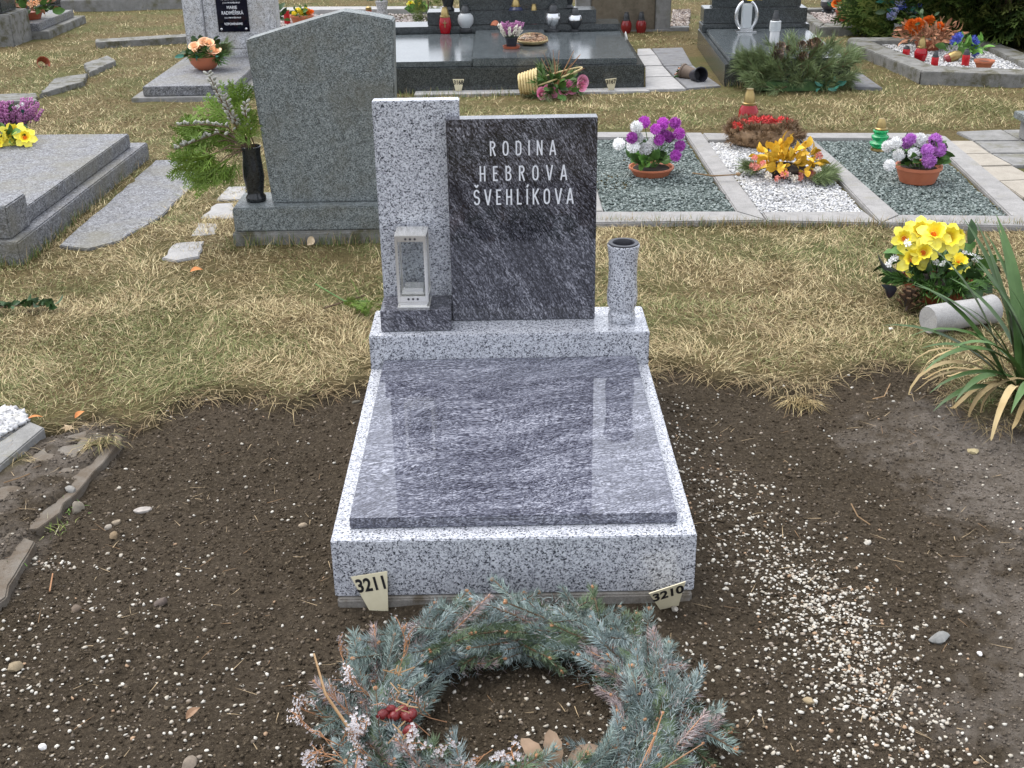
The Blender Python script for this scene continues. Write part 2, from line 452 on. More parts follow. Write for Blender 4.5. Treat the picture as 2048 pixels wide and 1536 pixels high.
BARK = leafy('twig_bark', (.09, .055, .03), (.17, .11, .065))
RUSTTW = leafy('rust_twig', (.26, .125, .06), (.38, .20, .10))
SPR_BLUE = leafy('blue_spruce', (.19, .25, .25), (.35, .41, .40), 60)
SPR_TEAL = leafy('teal_spruce', (.14, .195, .175), (.26, .32, .295), 60)
SPR_GREEN = leafy('green_spruce', (.075, .12, .06), (.16, .21, .12), 60)
SPR_DEAD = leafy('dead_spruce', (.25, .19, .18), (.42, .35, .345), 60)
def petal(name, c1, c2, scale=40, rough=.6):
    return leafy(name, c1, c2, scale, rough, .25)
P_WHITE = petal('white_petal', (.80, .80, .80), (.88, .88, .87))
P_PURP = petal('magenta_petal', (.40, .05, .42), (.60, .17, .60))
P_LILAC = petal('lilac_petal', (.40, .13, .46), (.56, .26, .60))
P_YEL = petal('yellow_petal', (.78, .62, .02), (.85, .74, .10))
P_PALEY = petal('pale_yellow_petal', (.74, .64, .05), (.82, .76, .18))
P_ORNG = petal('orange_petal', (.62, .12, .015), (.75, .22, .03))
P_RED = petal('red_petal', (.50, .03, .035), (.66, .09, .08))
P_PINK = petal('pink_petal', (.70, .20, .36), (.82, .38, .52))
P_PEACH = petal('peach_petal', (.78, .46, .26), (.86, .62, .42))
P_BLUE = petal('blue_petal', (.05, .07, .42), (.15, .20, .62))
P_PALEB = petal('pale_blue_petal', (.40, .42, .72), (.66, .68, .84))
P_GOLD = petal('golden_leaf', (.56, .33, .02), (.72, .46, .05))
P_HEATH = petal('heather_bud', (.30, .10, .24), (.46, .20, .38))
P_CREAM = petal('cream_bud', (.60, .56, .48), (.74, .70, .62))
P_DRYORG = petal('dried_orange', (.28, .12, .06), (.42, .22, .13))
CATKIN = leafy('silver_catkin', (.24, .24, .21), (.42, .42, .37))
BERRY = noisy('rose_hip', (.12, .010, .013), (.20, .024, .022), 40, .3)
CONE = leafy('pine_cone_scale', (.10, .055, .03), (.26, .15, .085))
WICKER = leafy('wicker', (.50, .38, .17), (.66, .54, .28))
POTSOIL = noisy('potting_soil', (.02, .015, .01), (.05, .038, .028), 60, .95, bump=.6)
MOSSB = leafy('brown_moss', (.13, .08, .04), (.24, .15, .08))
BLADE = attr_mat('grass_blade', .7, .25)
STONEC = attr_mat('pebble', .75, .3, nscale=90, amt=.25)
P_SPRAY = petal('dried_white_flower', (.42, .39, .40), (.55, .52, .52))
CLOD = attr_mat('soil_clod', .95, .1, nscale=160, amt=.5, bump=.8)

# ------------------------------------------------------------------ ground
SOIL = [(-0.8029, 0.9749), (-0.7342, 1.0972), (-0.5849, 1.1471), (-0.4575, 1.1609), (-0.2564, 1.1262), (-0.0743, 1.2422), (-0.0205, 1.3835), (0.9039, 1.3437), (1.0986, 1.2814), (1.3149, 1.192), (1.4417, 1.171), (1.5758, 1.3023), (1.7427, 1.3497), (1.817, 1.2631), (1.8232, 1.0862), (1.9749, 0.8323),
        (2.9, .6), (2.9, -1.6), (-1.2, -1.6), (-0.8061, -0.1525), (-1.0968, 0.5655), (-1.0433, 0.8017), (-1.0144, 0.9556), (-0.8826, 1.006)]
PALE2 = [(-0.7692, 0.9121), (-0.7952, 0.6997), (-0.8191, 0.5143), (-0.8435, 0.3838), (-0.8366, 0.1043), (-0.8289, -0.1519), (-1.2318, 0.8248), (-0.9768, 0.9134), (-0.8793, 0.9953)]
PALE = [(1.6144, 0.88), (1.779, 1.0507), (2.056, 1.2734), (2.152, 1.2693), (2.9, 1.0), (2.9, -1.6), (1.2995, -0.7144), (1.4677, -0.2198), (1.5624, 0.182), (1.6205, 0.5383)]

def soil_mask(x, y):
    j = .07
    dx = (vnoise(x, y, 7, 3) - .5) * 2 * j + (vnoise(x, y, 19, 4) - .5) * j
    dy = (vnoise(x, y, 7, 5) - .5) * 2 * j + (vnoise(x, y, 19, 6) - .5) * j
    m = np.zeros(np.shape(x))
    for a in range(6):
        m += inside(x + dx + .03 * math.cos(a * 1.047), y + dy + .03 * math.sin(a * 1.047), SOIL)
    return m / 6

def pale_mask(x, y):
    m = np.zeros(np.shape(x))
    for a in range(8):
        m += inside(x + .12 * math.cos(a * .785) + (vnoise(x, y, 5, 8) - .5) * .3, y + .12 * math.sin(a * .785) + (vnoise(x, y, 5, 9) - .5) * .3, PALE)
        m += .6 * inside(x + .06 * math.cos(a * .785), y + .06 * math.sin(a * .785), PALE2)
    m /= 8
    return np.clip(m * 1.15 - .22 + ((vnoise(x, y, 9, 12) - .5) * .7 + (vnoise(x, y, 31, 13) - .5) * .8 + (vnoise(x, y, 80, 14) - .5) * .5) * (m > .01), 0, 1)

def gz(x, y, s=None):
    x = np.asarray(x, float); y = np.asarray(y, float)
    s = soil_mask(x, y) if s is None else s
    g = .002 + .016 * (vnoise(x, y, 1.3, 1) - .5) + .012 * (vnoise(x, y, 5, 2) - .5) - .006
    d = -.037 + .016 * (vnoise(x, y, 4, 21) - .5) + .010 * (vnoise(x, y, 13, 22) - .5) + .012 * (vnoise(x, y, 37, 23) - .5)
    near = np.exp(-((np.maximum(0, np.maximum(-x, x - .85))) ** 2 + np.maximum(0, -y) ** 2) / .006) * ((x > -.3) & (x < 1.15) & (y > -.3) & (y < 1.2))
    d = d * (1 - near) + near * (-.022 + .012 * (vnoise(x, y, 9, 77) - .5))
    lft = np.zeros(np.shape(x))
    for a in range(6): lft += inside(x + .015 * math.cos(a * 1.047), y + .015 * math.sin(a * 1.047), PALE2)
    d = d + lft / 6 * (.031 + .016 * (vnoise(x, y, 11, 31) - .5) + .014 * (vnoise(x, y, 37, 32) - .5))
    z = g * (1 - s) + d * s
    far = np.clip((np.hypot(x, y - 5) - 30) / 60, 0, 1)
    return z * (1 - far)

def axis(a, b, step, lo, hi, grow=1.18):
    c = list(np.arange(a, b + 1e-9, step)); s = step; p = c[-1]
    while p < hi: s *= grow; p += s; c.append(p)
    s = step; p = c[0]; pre = []
    while p > lo: s *= grow; p -= s; pre.append(p)
    return np.array(pre[::-1] + c)
gx = axis(-1.35, 2.35, .013, -400, 400, 1.16)
gy = np.concatenate([axis(-.8, 1.5, .013, -120, 1.5, 1.2), axis(1.57, 9.5, .07, 1.57, 600, 1.2)])
GX, GY = np.meshgrid(gx, gy); fx, fy = GX.ravel(), GY.ravel()
SM = soil_mask(fx, fy); PM = pale_mask(fx, fy)
FZ = gz(fx, fy, SM)
nx, ny = len(gx), len(gy)
ii = (np.arange(ny - 1)[:, None] * nx + np.arange(nx - 1)[None]).ravel()
gm_t = NT('ground_soil_and_turf', .95, .12)
v = gm_t.coord()
sepm = gm_t.add('ShaderNodeSeparateColor'); gm_t.l.new(gm_t.attr(), sepm.inputs[0])
soilc = gm_t.ramp(gm_t.noise(v, 90, 8, .75), [(.28, (.020, .0148, .0096)), (.5, (.061, .047, .031)), (.72, (.15, .118, .082))])
soilc = gm_t.mix(gm_t.ramp(gm_t.noise(v, 2.2, 5), [(.4, (0, 0, 0)), (.7, (.6, .6, .6))]), soilc, gm_t.mix(.5, soilc, (.11, .085, .062)))
palec = gm_t.ramp(gm_t.noise(v, 70, 8, .75), [(.28, (.10, .082, .066)), (.5, (.17, .145, .12)), (.75, (.27, .24, .21))])
turf = gm_t.ramp(gm_t.noise(v, 45, 8, .75), [(.28, (.045, .032, .015)), (.5, (.13, .098, .045)), (.75, (.24, .19, .095))])
turf = gm_t.mix(gm_t.ramp(gm_t.noise(v, 1.8, 4), [(.42, (0, 0, 0)), (.62, (.7, .7, .7))]), turf, (.085, .095, .033))
gc = gm_t.mix(sepm.outputs[0], turf, gm_t.mix(sepm.outputs[1], soilc, palec))
gm_t.color(gc)
gm_t.bump(gm_t.noise(v, 120, 8, .8), 1.0, .013)
gcol = np.zeros((len(fx), 3), np.float32); gcol[:, 0] = np.clip(np.mean([soil_mask(fx + .06 * math.cos(q_), fy + .06 * math.sin(q_)) for q_ in np.arange(0, 6.28, 1.57)], 0) * .7 + SM * .5 + (vnoise(fx, fy, 23, 17) - .5) * .5 * (SM > .01) , 0, 1); gcol[:, 1] = PM
gme = big_mesh('ground', np.stack([fx, fy, FZ], 1), np.stack([ii, ii + 1, ii + nx + 1, ii + nx], 1).ravel(), np.full(len(ii), 4), gm_t.m, gcol, True)
tag(link('ground', gme), 'flat cemetery ground of dark dug soil and short dry turf', kind='structure')

NOGRASS = []          # footprints where no grass grows
def keep_off(*polys): NOGRASS.extend(polys)
def rect(x0, x1, y0, y1): return [(x0, y0), (x1, y0), (x1, y1), (x0, y1)]

# ------------------------------------------------------------------ the new grave in the middle
keep_off(rect(-.01, .86, -.05, 1.2))
grave = thing('family_grave', 'new polished grave with light speckled granite base and streaked dark slab and headstone', 'grave', (0, 0, -.035))
def gp(name, x0, x1, y0, y1, z0, z1, mat, bevel=.003):
    return MB().box(x0, x1, y0, y1, z0 + .035, z1 + .035).obj(name, mat, grave, bevel=bevel)
gp('concrete_footing', .006, .844, -.012, 1.17, -.06, -.0015, CONC_FOOT, .004)
gp('base_block', 0, .85, 0, .984, 0, .153, GR_WHITE, .0025)
gp('cover_slab', .040, .810, .053, .983, .1545, .182, GR_SLAB, .0018)
gp('pedestal', -.0015, .8515, .985, 1.205, .001, .259, GR_WHITE, .0035)
gp('stele', .0336, .289, 1.1505, 1.199, .2605, .933, GR_WHITE, .003)
plate = gp('inscription_plate', .2503, .6924, 1.098, 1.149, .2605, .8874, GR_PLATE, .0018)
gp('lantern_plinth', .0336, .2485, 1.019, 1.1495, .2605, .328, GR_PLINTH, .0025)

# engraved and painted capitals, drawn as pen strokes
def arc(cx, cy, rx, ry, a0, a1, n=7):
    return [(cx + rx * math.cos(R(a0 + (a1 - a0) * i / n)), cy + ry * math.sin(R(a0 + (a1 - a0) * i / n))) for i in range(n + 1)]
GLYPH = {
    'I': (.10, [[(.05, 0), (.05, 1)]]),
    'H': (.46, [[(.06, 0), (.06, 1)], [(.40, 0), (.40, 1)], [(.06, .5), (.40, .5)]]),
    'E': (.40, [[(.38, .94), (.06, .94), (.06, .06), (.38, .06)], [(.06, .52), (.33, .52)]]),
    'L': (.38, [[(.06, 1), (.06, .06), (.37, .06)]]),
    'N': (.48, [[(.06, 0), (.06, 1)], [(.07, .97), (.41, .03)], [(.42, 0), (.42, 1)]]),
    'A': (.54, [[(.04, 0), (.26, 1)], [(.28, 1), (.50, 0)], [(.12, .28), (.42, .28)]]),
    'V': (.54, [[(.04, 1), (.26, 0)], [(.28, 0), (.50, 1)]]),
    'K': (.48, [[(.06, 0), (.06, 1)], [(.45, 1), (.10, .47)], [(.18, .56), (.46, 0)]]),
    'O': (.50, [arc(.25, .70, .19, .25, 0, 180) + arc(.25, .30, .19, .25, 180, 360) + [(.44, .70)]]),
    'D': (.48, [[(.06, .06), (.06, .94), (.22, .94)] + arc(.22, .74, .20, .20, 90, 0, 5) + arc(.22, .26, .20, .20, 0, -90, 5) + [(.06, .06)]]),
    'R': (.47, [[(.06, 0), (.06, .94), (.22, .94)] + arc(.22, .74, .18, .20, 90, -90, 8) + [(.06, .54)], [(.22, .53), (.43, 0)]]),
    'B': (.47, [[(.06, .06), (.06, .94), (.21, .94)] + arc(.21, .74, .18, .20, 90, -90, 8) + [(.06, .54)], [(.20, .53)] + arc(.22, .295, .20, .235, 90, -90, 8) + [(.06, .06)]]),
    'S': (.46, [arc(.24, .73, .18, .21, 15, 180, 7) + arc(.24, .70, .18, .19, 190, 240, 3) + arc(.24, .30, .19, .20, 60, -10, 4) + arc(.24, .27, .18, .21, -10, -170, 7)]),
}
def strokes(mb, x, z, h, ch, th, y, wsc=1.0):
    caron = ch == 'Š'; acute = ch == 'Í'
    base = {'Š': 'S', 'Í': 'I'}.get(ch, ch)
    w, pls = GLYPH[base]; pls = [list(p) for p in pls]
    if caron: pls += [[(.11, 1.29), (.25, 1.13)], [(.23, 1.13), (.37, 1.29)]]
    if acute: pls.append([(.03, 1.10), (.14, 1.27)])
    for k, pl in enumerate(pls):
        pts = [Vector((x + p[0] * h * wsc, z + p[1] * h)) for p in pl]
        t = th * h / 2; n = len(pts); L, Rr = [], []
        for i, p in enumerate(pts):
            d0 = (p - pts[i - 1]).normalized() if i else None
            d1 = (pts[i + 1] - p).normalized() if i < n - 1 else None
            d0 = d0 or d1; d1 = d1 or d0
            m = (d0 + d1)
            m = m.normalized() if m.length > 1e-6 else d0
            nn = Vector((-m.y, m.x)); c = max(.45, nn.dot(Vector((-d0.y, d0.x))))
            L.append(p + nn * (t / c)); Rr.append(p - nn * (t / c))
        y0 = y - .0012 - .00025 * k; b = len(mb.v)
        for l, r_ in zip(L, Rr):
            mb.v += [(l.x, y0, l.y), (r_.x, y0, r_.y), (l.x, y, l.y), (r_.x, y, r_.y)]
        for i in range(n - 1):
            q = b + i * 4
            mb.face((q, q + 1, q + 5, q + 4)); mb.face((q + 2, q, q + 4, q + 6)); mb.face((q + 1, q + 3, q + 7, q + 5))
        e = b + (n - 1) * 4
        mb.face((b, b + 2, b + 3, b + 1)); mb.face((e, e + 1, e + 3, e + 2))
    return w * h * wsc
for word, (xl, zt), (xr, zb) in (('RODINA', (0.3773, 0.8234), (0.571, 0.7795)),
                                 ('HEBROVA', (0.3455, 0.7498), (0.6038, 0.704)),
                                 ('ŠVEHLÍKOVA', (0.3258, 0.6792), (0.6236, 0.6312))):
    h = zt - zb
    ws = [GLYPH[{'Š': 'S', 'Í': 'I'}.get(c, c)][0] * h * .80 for c in word]
    gap = (xr - xl - sum(ws)) / (len(word) - 1); x = xl
    for c, w in zip(word, ws):
        mb = MB(); strokes(mb, x, zb + .035, h, c, .098, 1.0965, .80); x += w + gap
        mb.obj('letter', SILVERPAINT, plate)

# stainless lantern
lx, ly = (0.1358, 1.0835)
lan = thing('grave_lantern', 'square stainless steel lantern with glass panes on the small dark granite block', 'lantern', (lx, ly, .3285), R(-1.5))
w2 = .047
MB().box(-.049, .049, -.049, .049, 0, .006).obj('base_plate', STEEL, lan, bevel=.001)
MB().box(-.041, .041, -.041, .041, .0062, .013).box(-.045, .045, -.045, .045, .0132, .018).obj('base_tier', STEEL, lan, bevel=.001)
HOLE = MB().lathe([(.0035, 0), (.0035, .001)], 10, ax=(0, 1, 0)).mesh('vent_hole', BLACKPL)
for k in range(4):
    q = Quaternion((0, 0, 1), k * math.pi / 2)
    f = MB()
    f.box(-w2, -w2 + .0090, -w2, -w2 + .0025, .02, .2275).box(w2 - .0090, w2 - .0028, -w2, -w2 + .0025, .02, .2275)
    f.box(-w2 + .0091, w2 - .0091, -w2, -w2 + .0024, .02, .038).box(-w2 + .0091, w2 - .0091, -w2, -w2 + .0024, .211, .2275)
    fo = f.obj('frame', STEEL, lan, bevel=.0006); fo.rotation_mode = 'QUATERNION'; fo.rotation_quaternion = q
    MB().box(-w2 + .010, w2 - .010, -w2 + .004, -w2 + .0055, .036, .214).obj('glass_pane', GLASS, fo)
    for hx in (-.014, 0, .014):
        for hz in (.030, .2195): link('vent_hole', HOLE, fo, (hx, -w2 - .0008, hz))
MB().box(-w2 - .0006, w2 + .0006, -w2 - .0006, w2 + .0006, .2278, .2305).obj('roof', STEEL, lan, bevel=.001)
MB().box(-w2 + .004, w2 - .004, -w2 + .007, w2 - .007, .0182, .0215).box(-.034, .034, -.034, .034, .0217, .046).box(-.030, .030, -.030, .030, .0462, .058).obj('candle_tray', STEEL, lan, bevel=.001)

# granite vase with a plastic insert
vx, vy = (0.7752, 1.0854)
va = thing('granite_vase', 'tall waisted light granite vase with black insert on the pedestal', 'vase', (vx, vy, .2595))
MB().lathe([(.0405, 0), (.0425, .004), (.043, .020), (.040, .030), (.0375, .035), (.040, .041), (.0455, .055), (.0475, .072), (.0475, .088), (.0445, .125), (.0435, .16), (.0445, .20), (.0485, .238), (.0495, .246), (.0475, .2485), (.040, .2475), (.040, .20)], 40, cap=False).obj('body', GR_WHITE, va, smooth=50)
MB().lathe([(.0465, .2490), (.0455, .2525), (.034, .2525), (.031, .248), (.030, .14), (.001, .14)], 36, cap=False).obj('insert', BLACKPL, va, smooth=40)

# ------------------------------------------------------------------ grave number signs
def text_mesh(txt, size, mat, bold=0.0, sx=1.0, extrude=.0004, name='number'):
    cu = bpy.data.curves.new('txt', 'FONT'); cu.body = txt; cu.size = size; cu.align_x = 'CENTER'; cu.align_y = 'CENTER'
    cu.offset = bold; cu.extrude = extrude
    ob = bpy.data.objects.new('txt', cu); coll.objects.link(ob)
    dg = bpy.context.evaluated_depsgraph_get()
    me = bpy.data.meshes.new_from_object(ob.evaluated_get(dg))
    bpy.data.objects.remove(ob); bpy.data.curves.remove(cu)
    if sx != 1.0:
        for v_ in me.vertices: v_.co.x *= sx
    me.materials.clear(); me.materials.append(mat); me.name = name
    return me

def sign(txt, label, loc, yaw, lean, roll, sc):
    t = thing('number_sign', label, 'sign', loc, 0, 'grave number signs')
    t.rotation_euler = (0, 0, 0); t.rotation_mode = 'QUATERNION'
    t.rotation_quaternion = Quaternion((0, 0, 1), yaw) @ Quaternion((1, 0, 0), lean) @ Quaternion((0, 1, 0), roll)
    a, b, hh = .039 * sc, .012 * sc, .095 * sc
    MB().slab_xz([(-b, -.03), (b, -.03), (a, hh), (-a, hh)], -.0012, .0012).obj('plate', IVORY, t, bevel=.0004)
    n = link('number', text_mesh(txt, .042 * sc, INK, .0013, .80), t, (.0, -.0018, hh * .74), (R(90), 0, 0))
sign('3211', 'cream sign numbered 3211 stuck in the soil before the granite base', (.1061, -.022, -.035), -.0694, -.077, -.1981, 1.1358)
sign('3210', 'cream sign numbered 3210 leaning forward at the right front corner of the granite base', (.7912, -.026, -.035), .2675, .4128, -.2694, 1.1388)
sign('3168', 'small cream sign numbered 3168 before the wide dark tomb', (.1065, 6.145, 0), .0163, .25, .0259, 1.0258)
sign('3167', 'small cream sign numbered 3167 beside the toppled flower basket', (1.1869, 6.09, 0), .0327, .30, -.10, 1.0112)

# ------------------------------------------------------------------ spruce wreath in front
def sprig_mesh(name, mat, L, n, nl, seed, bud=True, stem=BARK):
    rg = random.Random(seed); mb = MB()
    cv = rg.uniform(-.25, .25)
    def at(t): return Vector((math.sin(cv * t * 2) * L * t * .35, rg.uniform(-.0005, .0005), L * t))
    mb.tube([at(i / 5) for i in range(6)], [.0022, .0021, .002, .0018, .0016, .0012], 5, 1)
    for i in range(n):
        t = rg.random() ** .85; p = at(t); a = rg.uniform(0, 2 * math.pi)
        up = .55 if abs(math.sin(a)) < .5 else .8
        fwd = rg.uniform(.15, .70) + max(0, t - .75) * 2.2
        d = Vector((math.cos(a), math.sin(a) * .8 + .12, fwd)).normalized()
        l = nl * rg.uniform(.75, 1.15) * (1 - .25 * max(0, t - .8) * 5)
        s_ = d.cross(Vector((rg.uniform(-1, 1), rg.uniform(-1, 1), rg.uniform(-1, 1)))).normalized() * .00075
        mid = p + d * l * .55; tip = p + d * l * .93 + Vector((0, .12, .26)) * l
        b = len(mb.v)
        mb.v += [tuple(p - s_ * .7), tuple(p + s_ * .7), tuple(mid + s_), tuple(mid - s_), tuple(tip)]
        mb.face((b, b + 1, b + 2, b + 3)); mb.face((b + 3, b + 2, b + 4))
    if bud:
        e = at(1)
        for k in range(rg.choice((1, 2, 3))):
            mb.blob((e.x + rg.uniform(-.003, .003), e.y + rg.uniform(-.003, .003), e.z + .001), .0036, 1, 1, 1.3, .1, 1, 2)
    return mb.mesh(name, [mat, stem, RUSTTW])
def rdir0(rg):
    z = rg.uniform(-1, 1); a = rg.uniform(0, 6.2832); q = math.sqrt(1 - z * z); return Vector((q * math.cos(a), q * math.sin(a), z))
SPR = []
for k, (m, w) in enumerate([(SPR_BLUE, 4), (SPR_TEAL, 4), (SPR_GREEN, 2), (SPR_DEAD, 1.5)]):
    for j in range(3):
        me = sprig_mesh('spruce_sprig', m, rnd.uniform(.085, .125), 215, .0205, 100 + k * 10 + j, bud=(j != 1), stem=RUSTTW if k == 3 else BARK)
        SPR.append((me, w))
BARE = [sprig_mesh('bare_twig', SPR_DEAD, .12, 12, .012, 300 + j, True, RUSTTW) for j in range(2)]

wc = Vector((.425, -.442, -.03))
RM, TR = .280, .085
wr = thing('spruce_wreath', 'round blue spruce wreath with red hips and white dried flowers lying on the soil', 'wreath', tuple(wc))
core = MB()
pts = [(RM * math.cos(a) * 1.02, RM * math.sin(a) * .95, .035) for a in np.linspace(0, 2 * math.pi, 41)]
core.tube(pts, .038, 8); core.obj('straw_core', SPR_GREEN, wr, smooth=60)
rw = random.Random(5)
weights = [w for _, w in SPR]
N_SPR = 300
for i in range(N_SPR):
    a = 2 * math.pi * (i + rw.random()) / N_SPR * 7 % (2 * math.pi)
    b = R(rw.choice((rw.uniform(-5, 60), rw.uniform(40, 140), rw.uniform(120, 190))))
    er = Vector((math.cos(a), math.sin(a), 0)); et = Vector((-math.sin(a), math.cos(a), 0)); ez = Vector((0, 0, 1))
    nrm = er * math.cos(b) + ez * math.sin(b)
    c0 = Vector((er.x * RM * 1.02, er.y * RM * .95, .035))
    sgn0 = 1 if rw.random() < .62 else -1
    p = c0 + nrm * rw.uniform(.030, .064) - (et * sgn0 + nrm * .2) * .05
    sgn = sgn0
    d = (nrm * rw.uniform(.15, .55) + et * sgn * rw.uniform(.45, 1.0) + er * rw.uniform(-.15, .30)).normalized()
    if b < R(50): d = (d + er * .35).normalized()
    if d.z > .55: d = Vector((d.x, d.y, .55)).normalized()
    if p.z + d.z * .12 < .012: d.z = (.012 - p.z) / .12
    px, py = wc.x + p.x, wc.y + p.y
    me = rw.choices(SPR, weights)[0][0]
    dead = (a < R(25) or a > R(320)) and b < R(70) and rw.random() < .22
    if dead: me = SPR[rw.choice((9, 10, 11))][0]
    link('spruce_sprig', me, wr, p, aim(d, rw.uniform(0, 6.28)), rw.uniform(.8, 1.0) if me in [q_[0] for q_ in SPR[9:]] else rw.uniform(.95, 1.25))
# loose short needles that fill the ring between the sprigs
fm = MB(); rq = random.Random(77)
for i in range(15000):
    a = rq.uniform(0, 6.2832); b = R(rq.uniform(-25, 205)); er = Vector((math.cos(a), math.sin(a), 0)); et = Vector((-math.sin(a), math.cos(a), 0))
    nrm = er * math.cos(b) + Vector((0, 0, 1)) * math.sin(b)
    p = Vector((er.x * RM * 1.02, er.y * RM * .95, .036)) + nrm * rq.uniform(.035, .082) * (1.12 if math.cos(b) > .3 else 1)
    if p.z < .004: continue
    d = (nrm * rq.uniform(.2, 1) + et * rq.uniform(-1, 1) + rdir0(rq) * .5).normalized(); l = rq.uniform(.012, .022)
    s_ = d.cross(rdir0(rq)).normalized() * .0008; q0 = len(fm.v); k = 2 if rq.random() < .12 else (1 if vnoise(np.array([a * 2]), np.array([b]), 1.0, 9)[0] > .5 else 0)
    fm.v += [tuple(p - s_), tuple(p + s_), tuple(p + d * l)]; fm.face((q0, q0 + 1, q0 + 2), k)
tag(fm.obj('loose_needles', [SPR_BLUE, SPR_TEAL, SPR_DEAD], wr), kind='stuff')
# white dried flower sprays, mostly on the lower left arc
def spray_mesh(seed):
    rg = random.Random(seed); mb = MB()
    def star(p):
        for k in range(5):
            a = k * 1.2566 + rg.random(); d = Vector((math.cos(a), math.sin(a), rg.uniform(.2, .8))).normalized() * .0036
            s_ = Vector((-math.sin(a), math.cos(a), 0)) * .0012
            q = Vector(p); mb.poly([q, q + d * .6 + s_, q + d, q + d * .6 - s_], 0)
    def br(p, d, L, dep):
        q = p + d * L; m_ = p + d * L * .5 + Vector((rg.uniform(-1, 1), rg.uniform(-1, 1), 0)) * L * .06
        mb.tube([p, m_, q], [.0011, .0010, .0007], 4, 1)
        if dep == 0:
            for k in range(6):
                star(p + d * L * rg.uniform(.35, 1.08) + Vector((rg.uniform(-1, 1), rg.uniform(-1, 1), rg.uniform(-1, 1))) * .008)
            return
        for k in range(3):
            e = (d + Vector((rg.uniform(-1, 1), rg.uniform(-1, 1), rg.uniform(-.6, .6))) * .75).normalized()
            br(p + d * L * (.5 + .25 * k), e, L * .55, dep - 1)
    br(Vector((0, 0, 0)), Vector((0, 0, 1)), .07, 2)
    return mb.mesh('dried_flower_spray', [P_SPRAY, RUSTTW])
SPRAY = [spray_mesh(s) for s in (1, 2, 3)]
for (x, y, z) in [(0.1265, -0.3594, 0.06), (0.0655, -0.3249, 0.06), (0.1817, -0.3365, 0.06), (0.0493, -0.4434, 0.06), (0.0353, -0.4877, 0.06), (0.1081, -0.4298, 0.06), (0.1258, -0.5048, 0.06), (0.083, -0.4743, 0.06), (0.1512, -0.4613, 0.06), (0.2427, -0.4935, 0.06), (0.2248, -0.5219, 0.06), (0.0538, -0.5525, 0.06), (0.0869, -0.5877, 0.06), (0.0488, -0.5867, 0.06), (0.1263, -0.6022, 0.06), (0.1653, -0.6166, 0.06), (0.1011, -0.6281, 0.06), (0.257, -0.5787, 0.06), (0.2773, -0.6063, 0.06), (0.2207, -0.6048, 0.06), (0.3526, -0.6083, 0.06), (0.4185, -0.6034, 0.06), (0.4088, -0.6362, 0.06)]:
    d = Vector((x - wc.x, y - wc.y, 0)).normalized() * .4 + Vector((rw.uniform(-.7, .7), rw.uniform(-.7, .7), rw.uniform(.25, .6)))
    link('dried_flower_spray', rw.choice(SPRAY), wr, (x - wc.x - d.x * .04, y - wc.y - d.y * .04, z - wc.z - .02), aim(d, rw.uniform(0, 6)), rw.uniform(.8, 1.15))
hip = MB().lathe([(.001, -.011), (.007, -.008), (.0095, 0), (.0075, .008), (.003, .011), (.004, .014)], 12).mesh('rose_hip', BERRY, smooth=60)
for (x, y, z) in [(0.1656, -0.5178, 0.085), (0.1793, -0.5066, 0.085), (0.1934, -0.5128, 0.085), (0.2089, -0.5262, 0.085), (0.2201, -0.5193, 0.085), (0.2008, -0.5072, 0.085), (0.2175, -0.5674, 0.085), (0.1875, -0.5242, 0.085)]:
    link('rose_hip', hip, wr, (x - wc.x, y - wc.y, z - wc.z), aim((rw.uniform(-1, 1), rw.uniform(-1, 1), rw.uniform(-.3, .8))), rw.uniform(.9, 1.25))
(x0, y0, z0), (x1, y1, z1), (x2, y2, z2) = (0.007, -0.3466, 0.1), (0.0449, -0.4615, 0.1), (0.1137, -0.5651, 0.1)
MB().tube([(x0 - wc.x, y0 - wc.y, .13), (x1 - wc.x, y1 - wc.y, .12), (x2 - wc.x, y2 - wc.y, .10)], [.0022, .003, .0035], 6).obj('dry_stick', DRYST, wr, smooth=60)
tw = MB()
for (xa, ya, za) in [(0.1814, -0.4113, 0.1), (0.1936, -0.4657, 0.1), (0.2014, -0.5177, 0.1), (0.2052, -0.5952, 0.1)]:
    for k in range(7):
        p = Vector((xa - wc.x + rw.uniform(-.012, .012), ya - wc.y + rw.uniform(-.01, .01), za - wc.z + rw.uniform(-.01, .01)))
        tw.tube([p, p + Vector((rw.uniform(-.02, .03), rw.uniform(-.025, .025), rw.uniform(-.005, .01)))], .0016, 4)
tag(tw.obj('twine', DRYST, wr), kind='stuff')
for (x, y, z) in [(0.696, -0.6406, 0.075), (0.7164, -0.6606, 0.075), (0.6736, -0.6724, 0.075)]:
    link('bare_twig', rw.choice(BARE), wr, (x - wc.x - .04, y - wc.y - .02, z - wc.z), aim((rw.uniform(.2, 1), rw.uniform(.0, .9), rw.uniform(.1, .4)), rw.uniform(0, 6)), rw.uniform(.8, 1.2))
HOLLYB = leafy('dry_holly', (.15, .10, .06), (.25, .17, .11))
def holly(seed):
    rg = random.Random(seed); mb = MB(); n = 9; L = .075
    pts = [(L * i / (n - 1), 0, .006 * math.sin(i / (n - 1) * math.pi)) for i in range(n)]
    wid = [.001, .011, .014, .018, .0165, .0185, .014, .012, .0008]
    mb.ribbon(pts, wid, (0, 1, 0), fold=.25); return mb.mesh('holly_leaf', HOLLYB, smooth=60)
HOL = [holly(1)]
for (x, y, z), rz, pit in zip([(0.5152, -0.6144, 0.03), (0.4951, -0.6191, 0.03), (0.4743, -0.6212, 0.03)], (.55, 1.75, 2.3), (-.25, -.7, -.5)):
    link('holly_leaf', HOL[0], wr, (x - wc.x, y - wc.y, z - wc.z), (0, pit, rz), 1.0)
keep_off([(wc.x + .4 * math.cos(a), wc.y + .4 * math.sin(a)) for a in np.linspace(0, 6.28, 24)])

